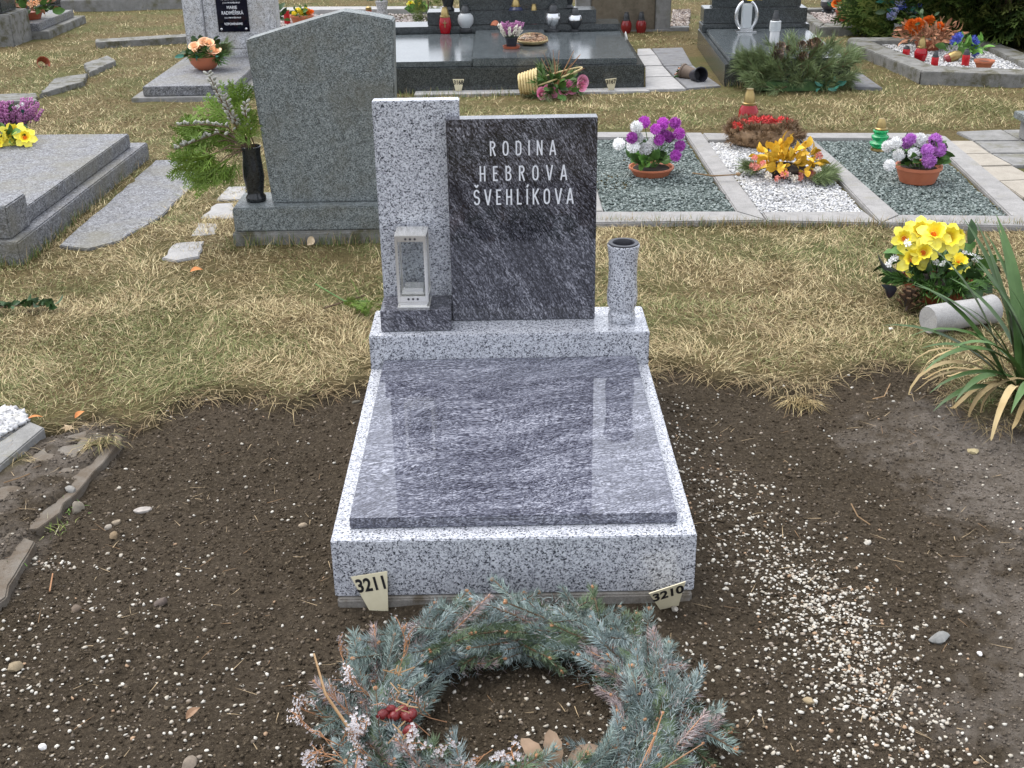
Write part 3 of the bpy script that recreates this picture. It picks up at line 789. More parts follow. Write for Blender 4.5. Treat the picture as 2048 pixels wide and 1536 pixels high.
# ------------------------------------------------------------------ flower and plant templates
rf = random.Random(21)
def ball_flower(name, mat, r=.03, n=90, wid=.2, core=.5, seed=1, ruff=.15, half=False):
    rg = random.Random(seed); mb = MB(); mb.blob((0, 0, 0), r * core, sub=1)
    for i in range(n):
        z = 1 - 2 * (i + .5) / n
        if half: z = z * .55 + .45
        a = i * 2.39996; q = math.sqrt(max(0, 1 - z * z)); d = Vector((q * math.cos(a), q * math.sin(a), z))
        d = (d + Vector((rg.uniform(-1, 1), rg.uniform(-1, 1), rg.uniform(-1, 1))) * ruff).normalized()
        s_ = d.cross(Vector((rg.uniform(-1, 1), rg.uniform(-1, 1), rg.uniform(-1, 1)))).normalized() * r * wid * .5
        b0 = d * r * core * .8; m_ = d * r * .8; t_ = d * r * rg.uniform(.95, 1.1) + Vector((0, 0, r * .08))
        b = len(mb.v); mb.v += [tuple(b0), tuple(m_ + s_), tuple(t_), tuple(m_ - s_)]; mb.face((b, b + 1, b + 2, b + 3))
    return mb.mesh(name, mat)
def rose_mesh(name, mat, r=.03, seed=1):
    rg = random.Random(seed); mb = MB()
    for ring, (n, rr, h, lean) in enumerate([(3, .22, .75, .05), (4, .45, .7, .2), (5, .72, .55, .45), (6, 1.0, .35, .8)]):
        for k in range(n):
            a = 2 * math.pi * (k + ring * .37) / n; w = 2 * math.pi / n * .75; b = len(mb.v)
            for i in range(4):
                aa = a + w * (i / 3 - .5) * 1.5
                lo = Vector((math.cos(aa) * rr * r * .5, math.sin(aa) * rr * r * .5, -.1 * r))
                mi = Vector((math.cos(aa) * rr * r * .95, math.sin(aa) * rr * r * .95, h * r * .55))
                hi = Vector((math.cos(aa) * rr * r * (1 + lean * .25), math.sin(aa) * rr * r * (1 + lean * .25), h * r * (.95 - .2 * abs(i / 1.5 - 1)) + rg.uniform(-.04, .04) * r))
                mb.v += [tuple(lo), tuple(mi), tuple(hi)]
            for i in range(3):
                q = b + i * 3; mb.face((q, q + 3, q + 4, q + 1)); mb.face((q + 1, q + 4, q + 5, q + 2))
    return mb.mesh(name, mat, smooth=70)
def daffodil_mesh(name, seed=1, r=.05, m1=None, m2=None):
    rg = random.Random(seed); mb = MB()
    for k in range(6):
        a = k * math.pi / 3 + rg.uniform(-.1, .1); d = Vector((math.cos(a), math.sin(a), 0)); s_ = Vector((-math.sin(a), math.cos(a), 0))
        L = r * rg.uniform(.95, 1.1); dr = rg.uniform(-.15, .25)
        mb.ribbon([d * .1 * r, d * L * .45 + Vector((0, 0, -dr * r * .2)), d * L * .8 + Vector((0, 0, -dr * r * .5)), d * L + Vector((0, 0, -dr * r * .9))], [.12 * r, .36 * r, .30 * r, .03 * r], s_, 1, .25)
    n = 18; b = len(mb.v)
    prof = [(.20, .02), (.30, .25), (.36, .45), (.50, .62)]
    for j, (rr, zz) in enumerate(prof):
        for i in range(n):
            a = 2 * math.pi * i / n; w = 1 + (.12 if i % 2 else -.08) * (j == 3)
            mb.v.append((rr * r * w * math.cos(a), rr * r * w * math.sin(a), zz * r))
    for j in range(3):
        for i in range(n): i2 = (i + 1) % n; mb.face((b + j * n + i, b + j * n + i2, b + (j + 1) * n + i2, b + (j + 1) * n + i))
    mb.lathe([(.19 * r, .03 * r), (.1 * r, .05 * r), (.02 * r, .35 * r)], 8, m=2)
    return mb.mesh(name, [m1 or P_YEL, m2 or P_PALEY, P_ORNG], smooth=60)
def leaf_mesh(name, mat, L=.05, w=.012, droop=.3, seed=0, lobes=False):
    mb = MB(); n = 7; pts = []; wid = []
    for i in range(n):
        t = i / (n - 1); pts.append((0, -droop * L * t * t * .6, L * t * (1 - .2 * t * droop)))
        k = math.sin(math.pi * min(1, t * .92 + .06)) ** .8
        if lobes: k *= (1.25 if i % 2 else .7)
        wid.append(max(.0006, w * k))
    wid[-1] = .0005
    b = len(mb.v)
    for p, q in zip(pts, wid):
        mb.v += [(p[0] - q, p[1] + q * .35, p[2]), p, (p[0] + q, p[1] + q * .35, p[2])]
    for j in range(n - 1):
        for i in (0, 1): q = b + j * 3 + i; mb.face((q, q + 1, q + 4, q + 3))
    return mb.mesh(name, mat, smooth=60)
def rdir(rg, zmin=-.2, zmax=1.0):
    z = rg.uniform(zmin, zmax); a = rg.uniform(0, 2 * math.pi); q = math.sqrt(max(0, 1 - z * z)); return Vector((q * math.cos(a), q * math.sin(a), z))
def leaves(parent, me, n, c, r, rg, name='leaf', zmin=-.1, zmax=.9, sc=(.7, 1.2), squash=.6):
    for _ in range(n):
        d = rdir(rg, zmin, zmax); p = Vector(c) + Vector((d.x * r, d.y * r, d.z * r * squash)) * rg.uniform(.2, 1)
        link(name, me if not isinstance(me, list) else rg.choice(me), parent, p, aim(d + rdir(rg, -1, 1) * .4, rg.uniform(0, 6.28)), rg.uniform(*sc))
def tuft_mesh(name, mat, n, L, w, spread, seed, stem=None, tiplen=.6):
    """bundle of needles or thin leaves growing up from the origin along a short twig"""
    rg = random.Random(seed); mb = MB()
    if stem: mb.tube([(0, 0, -.01), (0, 0, L * tiplen)], [.003, .0018], 5, 1)
    for i in range(n):
        d = (Vector((0, 0, 1)) + rdir(rg, -.3, .3) * spread * rg.uniform(.3, 1)).normalized(); p = Vector((0, 0, rg.uniform(0, L * tiplen)))
        l = L * rg.uniform(.6, 1.0); s_ = d.cross(rdir(rg, -1, 1)).normalized() * w * .5
        tip = p + d * l + Vector((0, 0, -.12 * l * rg.random()))
        b = len(mb.v); mb.v += [tuple(p - s_), tuple(p + s_), tuple(p + d * l * .6 + s_), tuple(p + d * l * .6 - s_), tuple(tip)]
        mb.face((b, b + 1, b + 2, b + 3)); mb.face((b + 3, b + 2, b + 4))
    return mb.mesh(name, [mat, stem] if stem else mat)
CONE_D = leafy('pine_cone_inner', (.035, .02, .012), (.07, .042, .026))
def cone_mesh(name='pine_cone', L=.055, r=.022, seed=1):
    rg = random.Random(seed); mb = MB(); mb.lathe([(.003, 0), (r * .22, L * .2), (r * .2, L * .5), (.002, L)], 6)
    n = 40
    for i in range(n):
        t = i / n; a = i * 2.39996; rr = r * 1.25 * (.55 + .45 * math.sin(math.pi * (t * .8 + .15))); z = L * t
        d = Vector((math.cos(a), math.sin(a), .55 + .5 * t)).normalized(); s_ = Vector((-math.sin(a), math.cos(a), 0)) * r * .33
        p = Vector((math.cos(a) * rr * .4, math.sin(a) * rr * .4, z)); q = p + d * rr * .8
        mb.poly([p - s_ * .3, p + s_ * .3, q + s_ * .8, q - s_ * .8], 0); mb.poly([q - s_ * .8, q + s_ * .8, q + s_ * .75 + d * r * .16 + Vector((0, 0, r * .05)), q - s_ * .75 + d * r * .16 + Vector((0, 0, r * .05))], 1)
    return mb.mesh(name, [CONE_D, CONE])
def fan_mesh(name, mat, L=.12, seed=1, w=.0032, depth=2):
    """flat branching scale-leaf spray of thuja"""
    rg = random.Random(seed); mb = MB()
    def br(p, d, l, dep):
        q = p + d * l; s_ = Vector((-d.z, 0, d.x)) * w * (1 + .35 * dep) * .5
        k = Vector((0, rg.uniform(-1, 1) * .004, 0))
        mb.poly([p - s_ * .6, p + d * l * .5 - s_ + k, q, p + d * l * .5 + s_ + k])
        if dep == 0: return
        for i in range(5 if dep == depth else 4):
            t = .2 + .18 * i; sg = 1 if i % 2 else -1; an = sg * rg.uniform(.55, .8)
            e = Vector((d.x * math.cos(an) + d.z * math.sin(an), rg.uniform(-.15, .15), -d.x * math.sin(an) + d.z * math.cos(an))).normalized()
            br(p + d * l * t, e, l * (.62 - .07 * i), dep - 1)
    br(Vector((0, 0, 0)), Vector((0, 0, 1)), L, depth); return mb.mesh(name, mat)
MUM_W = ball_flower('white_blossom', P_WHITE, .032, 210, .26, .72, seed=1, ruff=.10); MUM_P = ball_flower('purple_blossom', P_PURP, .028, 170, .28, .62, seed=2, ruff=.14)
MUM_L = ball_flower('lilac_blossom', P_LILAC, .032, 210, .26, .72, seed=3, ruff=.10); CARN_O = ball_flower('carnation', P_ORNG, .032, 80, .35, .5, 4, .3, True)
HYDR = ball_flower('blue_blossom', P_BLUE, .035, 60, .35, .6, 5, .3); BLU_L = ball_flower('pale_blue_blossom', P_PALEB, .04, 30, .6, .3, 6, .3, True)
ROSE_PK = rose_mesh('pink_rose', P_PINK, .034, 1); ROSE_PE = rose_mesh('peach_rose', P_PEACH, .036, 2); ROSE_OR = rose_mesh('orange_rose', P_ORNG, .03, 5)
DAFF = [daffodil_mesh('daffodil', s, .058) for s in (1, 2, 3)]
SMALLW = ball_flower('small_white_flower', P_WHITE, .016, 26, .5, .35, 8, .3)
DAISY = ball_flower('pale_daisy', P_PEACH, .028, 26, .4, .3, 9, .2, True); YELF = ball_flower('yellow_blossom', P_YEL, .028, 60, .3, .5, 10, .2, True)
LF_D = leaf_mesh('leaf', LEAF_D, .07, .016, .5); LF_M = leaf_mesh('leaf', LEAF_M, .07, .02, .5); LF_B = leaf_mesh('leaf', LEAF_B, .075, .02, .6)
LF_T = leaf_mesh('leaf', LEAF_TEAL, .07, .014, .4); LF_G = leaf_mesh('golden_leaf', P_GOLD, .075, .02, .6); LF_BR = leaf_mesh('dry_leaf', P_DRYORG, .09, .013, .8)
LF_LB = leaf_mesh('lobed_leaf', LEAF_M, .06, .022, .5, lobes=True); LF_LD = leaf_mesh('lobed_leaf', LEAF_D, .06, .022, .5, lobes=True)
PINE = [tuft_mesh('pine_sprig', PINE_N, 75, .095, .0022, 1.0, s, BARK, .9) for s in (1, 2, 3)]
FERN = [tuft_mesh('fern_sprig', LEAF_M, 40, .06, .003, .9, s, None, 1.0) for s in (4, 5)]
FINE = [fan_mesh('thuja_spray', THUJA, .15, s, .0042, 3) for s in (11, 12, 13)]; CONE_M = cone_mesh(); FAN = [fan_mesh('thuja_spray', THUJA, .15, s, .0085) for s in (1, 2, 3)]
def heath(name, mat, seed, L=.09):
    rg = random.Random(seed); mb = MB(); mb.tube([(0, 0, 0), (rg.uniform(-.01, .01), 0, L)], .0012, 4, 1)
    for i in range(38):
        t = rg.uniform(.25, 1); a = rg.uniform(0, 6.28); p = Vector((math.cos(a) * .007, math.sin(a) * .007, L * t)); mb.blob(p, .0042, .8, .8, 1.2, .2, 1, 0, rg)
    return mb.mesh(name, [mat, LEAF_D])
HEATH = [heath('heather_spike', P_HEATH, s) for s in (1, 2)]; HEATH_C = [heath('heather_spike', P_CREAM, s) for s in (3, 4)]

def local(base, p): return (p[0] - base[0], p[1] - base[1], p[2] - base[2])
def bowl_part(parent, r, h, mat, name='pot', base=.75, rim=.012, soil=True):
    MB().lathe([(r * base * .2, 0), (r * base, 0), (r * (base + .12), h * .45), (r * .98, h * .82), (r * 1.04, h * .82), (r * 1.04, h), (r * .96, h), (r * .88, h * .8), (r * .2, h * .72)], 28, cap=False).obj(name, mat, parent, smooth=35)
    if soil: MB().lathe([(r * .90, h * .78), (r * .6, h * .86), (.002, h * .9)], 18, cap=False).obj('soil', POTSOIL, parent, smooth=60)
def stems(parent, base_pt, tips, mat=LEAF_M, r=.0022, name='stem'):
    for t in tips:
        t = Vector(t); b = Vector(base_pt) + Vector((t.x * .12, t.y * .12, 0)); m_ = (b + t) / 2 + Vector((t.x * -.08, t.y * -.08, .01))
        MB().tube([b, m_, t], r, 5).obj(name, mat, parent, smooth=60)

# ------------------------------------------------------------------ kerbed plots at right behind the grave
KZ = .02
def qprism(parent, name, quad, z0, z1, mat, bevel=.006):
    if mat is CONC_OLD: return MB().prism(ragged(quad, .007, .06, int(abs(quad[0][0]) * 1e4)), z0, z1).obj(name, mat, parent, bevel=.006)
    return MB().prism([(q[0], q[1]) for q in quad], z0, z1).obj(name, mat, parent, bevel=bevel)
def gravel(parent, poly, n, smin, smax, base_cols, seed, z=.002, mat=None, bedc=None):
    rg = np.random.default_rng(seed); a = np.array([p[:2] for p in poly]); lo, hi = a.min(0), a.max(0)
    p = rg.uniform(lo, hi, (int(n * 2.2), 2)); p = p[inside(p[:, 0], p[:, 1], poly)][:n]
    s = rg.uniform(smin, smax, len(p)); bc = np.array(base_cols); c = bc[rg.integers(0, len(bc), len(p))] * rg.uniform(.75, 1.2, (len(p), 1))
    h = (vnoise(p[:, 0], p[:, 1], 6, seed) - .5) * .014
    me = rocks('gravel', np.column_stack([p, z + s * .25 + h]), s, STONEC, c, fine=False, seed=seed)
    MB().prism([tuple(q[:2]) for q in poly], -.03, z - .004).obj('gravel_bed', bedc or CONC, parent)
    return tag(link('gravel', me, parent), kind='stuff')
GREENBED = noisy('green_gravel_bed', (.08, .10, .093), (.16, .19, .18), 120, .9, bump=.8)
WHITEBED = noisy('white_gravel_bed', (.42, .42, .42), (.62, .62, .62), 120, .9, bump=.8)
PINKBED = noisy('pinkish_gravel_bed', (.30, .25, .23), (.44, .38, .36), 100, .9, bump=.8)
GREENC = [(.12, .15, .14), (.20, .235, .22), (.28, .32, .305), (.085, .11, .10)]
WHITEC = [(.54, .54, .54), (.62, .62, .62), (.42, .42, .43), (.56, .55, .52)]
PINKC = [(.42, .36, .33), (.5, .44, .41), (.34, .28, .26), (.55, .5, .47)]

pl = thing('kerbed_plot', 'concrete kerbed plot of green gravel with white and purple flowers, partly behind the headstone', 'grave plot')
I1 = [(0.885, 4.5986), (1.483, 4.5546), (1.5059, 3.0476), (0.885, 3.0765)]
qprism(pl, 'kerb', [(0.7398, 2.8986), (1.6216, 2.8905), (1.5068, 3.0392), (0.7506, 3.0803)], -.06, KZ, CONC_K)
qprism(pl, 'kerb', [(0.8497, 4.7471), (1.5008, 4.6983), (1.4859, 4.5544), (0.841, 4.6019)], -.06, KZ, CONC_K)
qprism(pl, 'kerb', [(1.5028, 4.6914), (1.6031, 4.6839), (1.6201, 2.8945), (1.5094, 3.0474)], -.06, KZ - .002, CONC_K)
qprism(pl, 'kerb', [(0.782, 4.5997), (0.8846, 4.5922), (0.8854, 3.0806), (0.7747, 3.0873)], -.06, KZ - .001, CONC_K)
gravel(pl, I1, 7500, .006, .011, GREENC, 31, bedc=GREENBED)
pl = thing('kerbed_plot', 'white gravel strip between two concrete kerbs with yellow and red arrangements on it', 'grave plot')
I2 = [(1.6081, 4.494), (2.1289, 4.4559), (2.1055, 3.0116), (1.6268, 3.0403)]
qprism(pl, 'kerb', [(1.6283, 3.0361), (2.1043, 3.0076), (2.121, 2.8259), (1.6258, 2.8942)], -.06, KZ - .003, CONC_K)
qprism(pl, 'kerb', [(1.606, 4.6837), (2.147, 4.6232), (2.1304, 4.4622), (1.6092, 4.5003)], -.06, KZ - .004, CONC_K)
gravel(pl, I2, 5200, .007, .012, WHITEC, 32, bedc=WHITEBED)
pl = thing('kerbed_plot', 'concrete kerbed plot of green gravel with the green lantern and lilac ball flowers', 'grave plot')
I3 = [(2.2204, 4.4747), (2.8445, 4.4288), (2.743, 2.9001), (2.2512, 2.9455)]
qprism(pl, 'kerb', [(2.1221, 2.822), (2.8872, 2.7125), (2.8476, 2.8859), (2.2477, 2.9417)], -.06, KZ, CONC_K)
qprism(pl, 'kerb', [(2.1499, 4.623), (2.8958, 4.5673), (2.8465, 4.435), (2.2219, 4.4809)], -.06, KZ + .001, CONC_K)
qprism(pl, 'kerb', [(2.1469, 4.61), (2.2176, 4.4749), (2.2489, 2.9456), (2.1255, 2.8257)], -.06, KZ - .002, CONC_K)
qprism(pl, 'kerb', [(2.8972, 4.5672), (2.9971, 4.4945), (2.8852, 2.8125), (2.7468, 2.9039)], -.06, KZ - .003, CONC_K)
gravel(pl, I3, 7500, .006, .011, GREENC, 33, bedc=GREENBED)
keep_off([(0.7686, 4.9329), (3.0713, 4.693), (2.972, 2.8387), (0.7011, 3.0335)])

# potted flowers on the plots
def mum_pot(label, base, r, h, whites, purps, purp_me, leaf_me, nleaf, lr, name='potted_chrysanthemum', fs=1.0, potm=TERRA):
    t = thing(name, label, 'flower pot', base); rg = random.Random(int(base[0] * 1000))
    bowl_part(t, r, h, potm, base=.78)
    allp = []
    for lst, me in ((whites, MUM_W), (purps, purp_me)):
        for p in lst:
            q = local(base, p); q = (q[0], q[1] + rg.uniform(-.06, .05), q[2]); allp.append(q)
            d = Vector((q[0] * 2, q[1] * 2 - .25, .35)).normalized()
            link('blossom', me, t, q, aim(d, rg.uniform(0, 6)), rg.uniform(.85, 1.1) * fs)
    stems(t, (0, 0, h * .8), allp)
    leaves(t, leaf_me, nleaf, (0, 0, h + lr * .25), lr, rg)
    return t
b = (1.1938, 3.7818, 0.006)
mum_pot('terracotta bowl of white and magenta chrysanthemums on the green gravel beside the headstone', b, .115, .045,
        [(1.1009, 3.7288, 0.2753), (1.0157, 3.7288, 0.1836), (1.1105, 3.7288, 0.2157), (1.1512, 3.7288, 0.1552), (1.1971, 3.7288, 0.1753), (1.0857, 3.7288, 0.1772), (1.2332, 3.7288, 0.2473)],
        [(1.1469, 3.7288, 0.2848), (1.1992, 3.7288, 0.2608), (1.3066, 3.7288, 0.277), (1.3242, 3.7288, 0.2303), (1.2423, 3.7288, 0.2781), (1.2221, 3.7288, 0.2009), (1.0767, 3.7288, 0.2241), (1.2523, 3.7288, 0.2211), (1.3323, 3.7288, 0.1652), (1.3083, 3.7288, 0.1211), (1.2788, 3.7288, 0.2051)],
        MUM_P, [LF_B, LF_M, LF_M, LF_D], 46, .10, fs=1.12)
b = (2.5298, 3.5654, 0.006)
mum_pot('terracotta pot of round white and lilac pompon flowers on the right green gravel plot', b, .112, .085,
        [(2.3699, 3.5144, 0.2239), (2.4091, 3.5144, 0.1499), (2.4784, 3.5144, 0.1589), (2.3425, 3.5144, 0.118), (2.3485, 3.5144, 0.194), (2.5054, 3.5144, 0.2216)],
        [(2.4483, 3.5144, 0.2377), (2.5886, 3.5144, 0.2177), (2.5305, 3.5144, 0.1834), (2.6016, 3.5144, 0.1771), (2.5365, 3.5144, 0.1376), (2.4474, 3.5144, 0.205)],
        MUM_L, [LF_D, LF_M, LF_LD], 60, .11, fs=1.1)

# grave candles and lanterns
def lantern(name, label, base, parts, group=None, sc=1.0, tilt=None, rz=0):
    t = thing(name, label, 'lantern', base, rz, group); t.scale = (sc,) * 3
    if tilt: t.rotation_euler = tilt
    for pn, mat, prof in parts: MB().lathe(prof, 20, cap=True).obj(pn, mat, t, smooth=35)
    return t
def cap_prof(z, r, h): return [(r, z), (r, z + h * .12), (r * .82, z + h * .16), (r * .78, z + h * .4), (r * .62, z + h * .75), (r * .5, z + h * .85), (r * .5, z + h), (r * .3, z + h)]
def red_lantern(base, label, h=.22, r=.055, glassm=REDGLASS, capm=GOLD, group='red grave lanterns', gfrac=.6, waist=.85):
    g = h * gfrac
    return lantern('grave_lantern', label, base, [
        ('glass', glassm, [(r * .78, .0), (r * .8, .012), (r * .95, g * .3), (r, g * .55), (r * .92, g * .8), (r * waist * .8, g)]),
        ('cap', capm, cap_prof(g + .001, r * waist * .82, h - g))], group)
red_lantern((1.9058, 4.8344, 0.006), 'red glass lantern with gold cap behind the red dried wreath', .235, .062, group=None)
b = (2.5239, 4.2183, 0.006)
lantern('grave_lantern', 'green tiered glass lantern with gold cap on green gravel', b, [
    ('base', GOLD, [(.042, 0), (.046, .004), (.044, .016), (.036, .018)]),
    ('glass', GREENGLASS, [(.036, .019), (.052, .035), (.054, .045), (.038, .056), (.036, .060), (.047, .073), (.048, .082), (.035, .092), (.034, .096), (.042, .106), (.042, .114), (.032, .118)]),
    ('cap', GOLD, [(.035, .119), (.035, .125), (.028, .13), (.025, .158), (.018, .176), (.016, .18), (.006, .182)])])

# red dried moss wreath and golden arrangement on the white gravel
b = (1.9148, 4.43, 0.006); rg = random.Random(3)
t = thing('dried_wreath', 'brown moss wreath sprinkled with red flowers on white gravel before a red lantern', 'wreath', b)
mb = MB(); mb.tube([(.15 * math.cos(a), .13 * math.sin(a), .05) for a in np.linspace(0, 6.283, 25)], .05, 8); mb.obj('moss_ring', MOSSB, t, smooth=60)
MOSS_T = tuft_mesh('moss_tuft', MOSSB, 40, .045, .0022, 1.6, 9)
RED_T = ball_flower('red_blossom', P_RED, .022, 40, .45, .4, 12, .4)
for i in range(210):
    a = rg.uniform(0, 6.283); bb = rg.uniform(-.2, 3.0); p = Vector((math.cos(a) * (.15 + .05 * math.cos(bb)), math.sin(a) * (.13 + .05 * math.cos(bb)), .05 + .05 * math.sin(bb)))
    link('moss_tuft', MOSS_T, t, p, aim((math.cos(a) * math.cos(bb), math.sin(a) * math.cos(bb), math.sin(bb)), rg.uniform(0, 6)), rg.uniform(.7, 1.2))
for p in [(1.7937, 4.3715, 0.1335), (1.8212, 4.3715, 0.1472), (1.8548, 4.3715, 0.1552), (1.9071, 4.3715, 0.1401), (1.9588, 4.3715, 0.1336), (1.9937, 4.3715, 0.1245), (2.0375, 4.3715, 0.1123), (2.0594, 4.3715, 0.0891), (2.0216, 4.3715, 0.1325), (1.7611, 4.3715, 0.1112), (1.7451, 4.3715, 0.0944), (2.078, 4.3715, 0.0716), (1.9345, 4.3715, 0.1538), (1.8797, 4.3715, 0.1264)]:
    q = local(b, p); link('blossom', RED_T, t, (q[0], q[1] + rg.uniform(-.02, .12), max(.11, min(q[2], .145))), aim(rdir(rg, .3, 1)), rg.uniform(.9, 1.3))
b = (1.885, 3.7062, 0.006); rg = random.Random(4)
t = thing('flower_arrangement', 'golden leaf arrangement with small red and cream berries on white gravel', 'flowers', b)
bowl_part(t, .10, .05, POTSOIL, 'dish', soil=False)
leaves(t, LF_G, 150, (0, -.01, .06), .165, rg, 'golden_leaf', -.05, 1, (.55, 1.0), .8)
CREAM_T = ball_flower('berry_cluster', P_CREAM, .02, 40, .4, .4, 14, .5); PINKR_T = ball_flower('berry_cluster', petal('coral_bud', (.6, .16, .12), (.75, .34, .28)), .02, 40, .4, .4, 15, .5)
for p in [(1.6821, 3.6539, 0.1461), (1.7128, 3.6539, 0.0753), (1.7671, 3.6539, 0.0402), (1.8074, 3.6539, 0.0211), (1.8437, 3.6539, 0.0521), (1.8977, 3.6539, 0.0248), (1.9485, 3.6539, 0.0371), (1.9862, 3.6539, 0.0496), (2.0096, 3.6539, 0.0754), (2.0216, 3.6539, 0.1403), (2.0534, 3.6539, 0.0222), (1.9248, 3.6539, 0.0112), (1.7308, 3.6539, 0.1115), (2.0027, 3.6539, 0.0098), (1.68, 3.6539, 0.1019), (1.874, 3.6539, -0.0012)]:
    q = local(b, p); z = max(.03, q[2]); link('berry_cluster', rg.choice((CREAM_T, PINKR_T)), t, (q[0], q[1] - .09 + rg.uniform(-.04, .05), z), aim(rdir(rg, .2, 1)), rg.uniform(.8, 1.3))
for i in range(26):
    a = rg.uniform(-.9, .7); link('pine_sprig', rg.choice(PINE), t, (.12 * math.cos(a), -.10 + .1 * math.sin(a), .03), aim((math.cos(a) * 1.0, math.sin(a) * .9 - .2, .18), rg.uniform(0, 6)), rg.uniform(.7, 1.1))
for i in range(12):
    a = rg.uniform(2.6, 3.8); link('pine_sprig', rg.choice(PINE), t, (.12 * math.cos(a), .05, .03), aim((math.cos(a), math.sin(a), .2), rg.uniform(0, 6)), rg.uniform(.6, 1.0))
(xa, ya, za), (xb, yb, zb), (xc, yc, zc) = (1.3883, 3.6303, 0.045), (1.4821, 3.5746, 0.045), (1.6145, 3.5857, 0.045)
tag(MB().tube([(xa, ya, .05), (xb, yb, .048), (xc, yc, .05)], [.004, .005, .003], 6).blob((xc, yc, .052), .013, 1.2, 1, .8, .1).obj('dry_twig', DRYST, smooth=60), 'dry straw coloured stem with a seed head lying across the concrete kerb', 'twig')

# ------------------------------------------------------------------ daffodil arrangement, cone and fallen vase
b = (2.0678, 1.928, 0.0); rg = random.Random(9)
t = thing('flower_arrangement', 'yellow daffodil arrangement with white sprigs in a dark red bowl on the grass', 'flowers', b)
bowl_part(t, .13, .075, TERRA_D)
dl = [(1.9227, 1.928, 0.2337), (1.9504, 1.928, 0.1639), (2.0218, 1.928, 0.2555), (2.0767, 1.928, 0.2408), (2.1119, 1.928, 0.2323), (2.1137, 1.928, 0.153), (1.9785, 1.928, 0.1972), (1.9905, 1.928, 0.2502)]
for k, p in enumerate(dl):
    q = local(b, p); q = (q[0], q[1] + rg.uniform(-.03, .03) - (.05 if p[2] < .2 else 0), q[2])
    link('daffodil', DAFF[k % 3], t, q, aim((q[0] * 2.2, -.8 + rg.uniform(-.3, .3), .55 + rg.uniform(-.2, .5)), rg.uniform(0, 6)), rg.uniform(.9, 1.2))
    stems(t, (0, 0, .06), [q])
leaves(t, [LF_LD, LF_D, LF_LB, LF_D], 120, (0, -.02, .09), .19, rg, 'leaf', -.25, .9, (.8, 1.5), .75)
for i in range(26):
    a = rg.uniform(0, 6.28); link('fern_sprig', rg.choice(FERN), t, (.10 * math.cos(a), .10 * math.sin(a) - .02, .07), aim((math.cos(a), math.sin(a), rg.uniform(0, .9))), rg.uniform(.9, 1.7))
for p in [(1.8685, 1.928, 0.1654), (1.8608, 1.928, 0.1496), (1.8809, 1.928, 0.1732), (2.0373, 1.928, 0.1544), (2.0671, 1.928, 0.1459), (1.9192, 1.928, 0.2318), (2.1659, 1.928, 0.174), (2.1858, 1.928, 0.1677), (2.2023, 1.928, 0.1594), (2.1415, 1.928, 0.1844)]:
    q = local(b, p); link('small_white_flower', SMALLW, t, (q[0], q[1] - .05, q[2]), aim(rdir(rg, 0, 1)), rg.uniform(.7, 1.1))
RIB = leaf_mesh('ribbon', BLACKPL, .13, .03, .9)
for (dx, dy, dz, a, s_) in [(-.17, -.06, .06, (-1, -.5, -.15), 1.0), (-.15, .02, .10, (-1, .2, .2), .9), (-.13, -.09, .03, (-1, -.8, -.05), .9), (.17, .02, .12, (1, .1, .1), .7)]:
    link('ribbon', RIB, t, (dx, dy, dz), aim(a, 1.2), s_)
tag(link('pine_cone', cone_mesh('pine_cone', .075, .034, 4), None, (1.9007, 1.7455, 0.012), aim((.35, .5, .55))), 'large open brown pine cone on the grass beside the daffodil bowl', 'pine cone')
b1 = (1.9203, 1.5709, 0.045); b2 = (2.1873, 1.6669, 0.045)
ax = Vector(b2) - Vector(b1)
t = thing('concrete_vase', 'pale concrete vase lying on its side in the grass', 'vase', b1)
vo_ = MB().lathe([(.048, 0), (.052, .01), (.052, ax.length * .4), (.048, ax.length * .8), (.054, ax.length), (.044, ax.length), (.040, ax.length * .6)], 24, ax=ax.normalized(), cap=True).obj('body', CONC_L, t, smooth=40)
rg = random.Random(12); b = (2.018, 1.8707, 0.0)
t = thing('artificial_flower', 'small brown and yellow artificial sunflower on a white stick before the bowl', 'flowers', b)
SUNF = ball_flower('sunflower', petal('sunflower_petal', (.45, .22, .02), (.65, .38, .05)), .022, 40, .35, .45, 17, .2, True)
for (dx, dy, dz) in ((0, 0, .035), (-.028, .01, .02), (.012, -.02, .045), (.11, -.005, .02)): link('sunflower', SUNF, t, (dx, dy, dz), aim((0, -.6, .8)), 1.0)
MB().tube([(.03, -.005, .022), (.10, -.01, .024)], .006, 8).obj('stick', WHITEPL, t, smooth=60)
MB().tube([(-.02, .0, -.01), (0, .004, .03)], .004, 6).obj('stem', LEAF_M, t, smooth=60)

# ------------------------------------------------------------------ strap-leaved plant at the right edge
base = Vector((2.0566, 1.0343, 0.0)); rg = random.Random(15)
t = thing('strap_leaf_plant', 'clump of long arching green strap leaves with dry tan blades at the plot edge', 'plant', tuple(base))
YUC_G = leafy('strap_leaf_green', (.04, .085, .02), (.09, .16, .05), 8, .45); YUC_Y = leafy('strap_leaf_tan', (.30, .21, .09), (.46, .36, .19), 10, .7)
def strap(az, L, el, arch, w, mat, name):
    mb = MB(); n = 12; p = Vector((rg.uniform(-.05, .05), rg.uniform(-.05, .05), 0)); pts = [p.copy()]; e = el
    for i in range(n - 1):
        d = Vector((math.cos(az) * math.cos(e), math.sin(az) * math.cos(e), math.sin(e))); p = p + d * L / (n - 1)
        if p.z < .004: p.z = .004 + rg.uniform(0, .004)
        pts.append(p.copy()); e -= arch / (n - 1) * (0.4 + 1.6 * i / n)
    side = Vector((-math.sin(az), math.cos(az), 0))
    wid = [w * min(1, .55 + i * .15) * (1 - (max(0, i - 5) / 6.05) ** 2) for i in range(n)]
    mb.ribbon(pts, [max(.0008, q) for q in wid], side, 0, .35)
    mb.obj(name, mat, t, smooth=60)
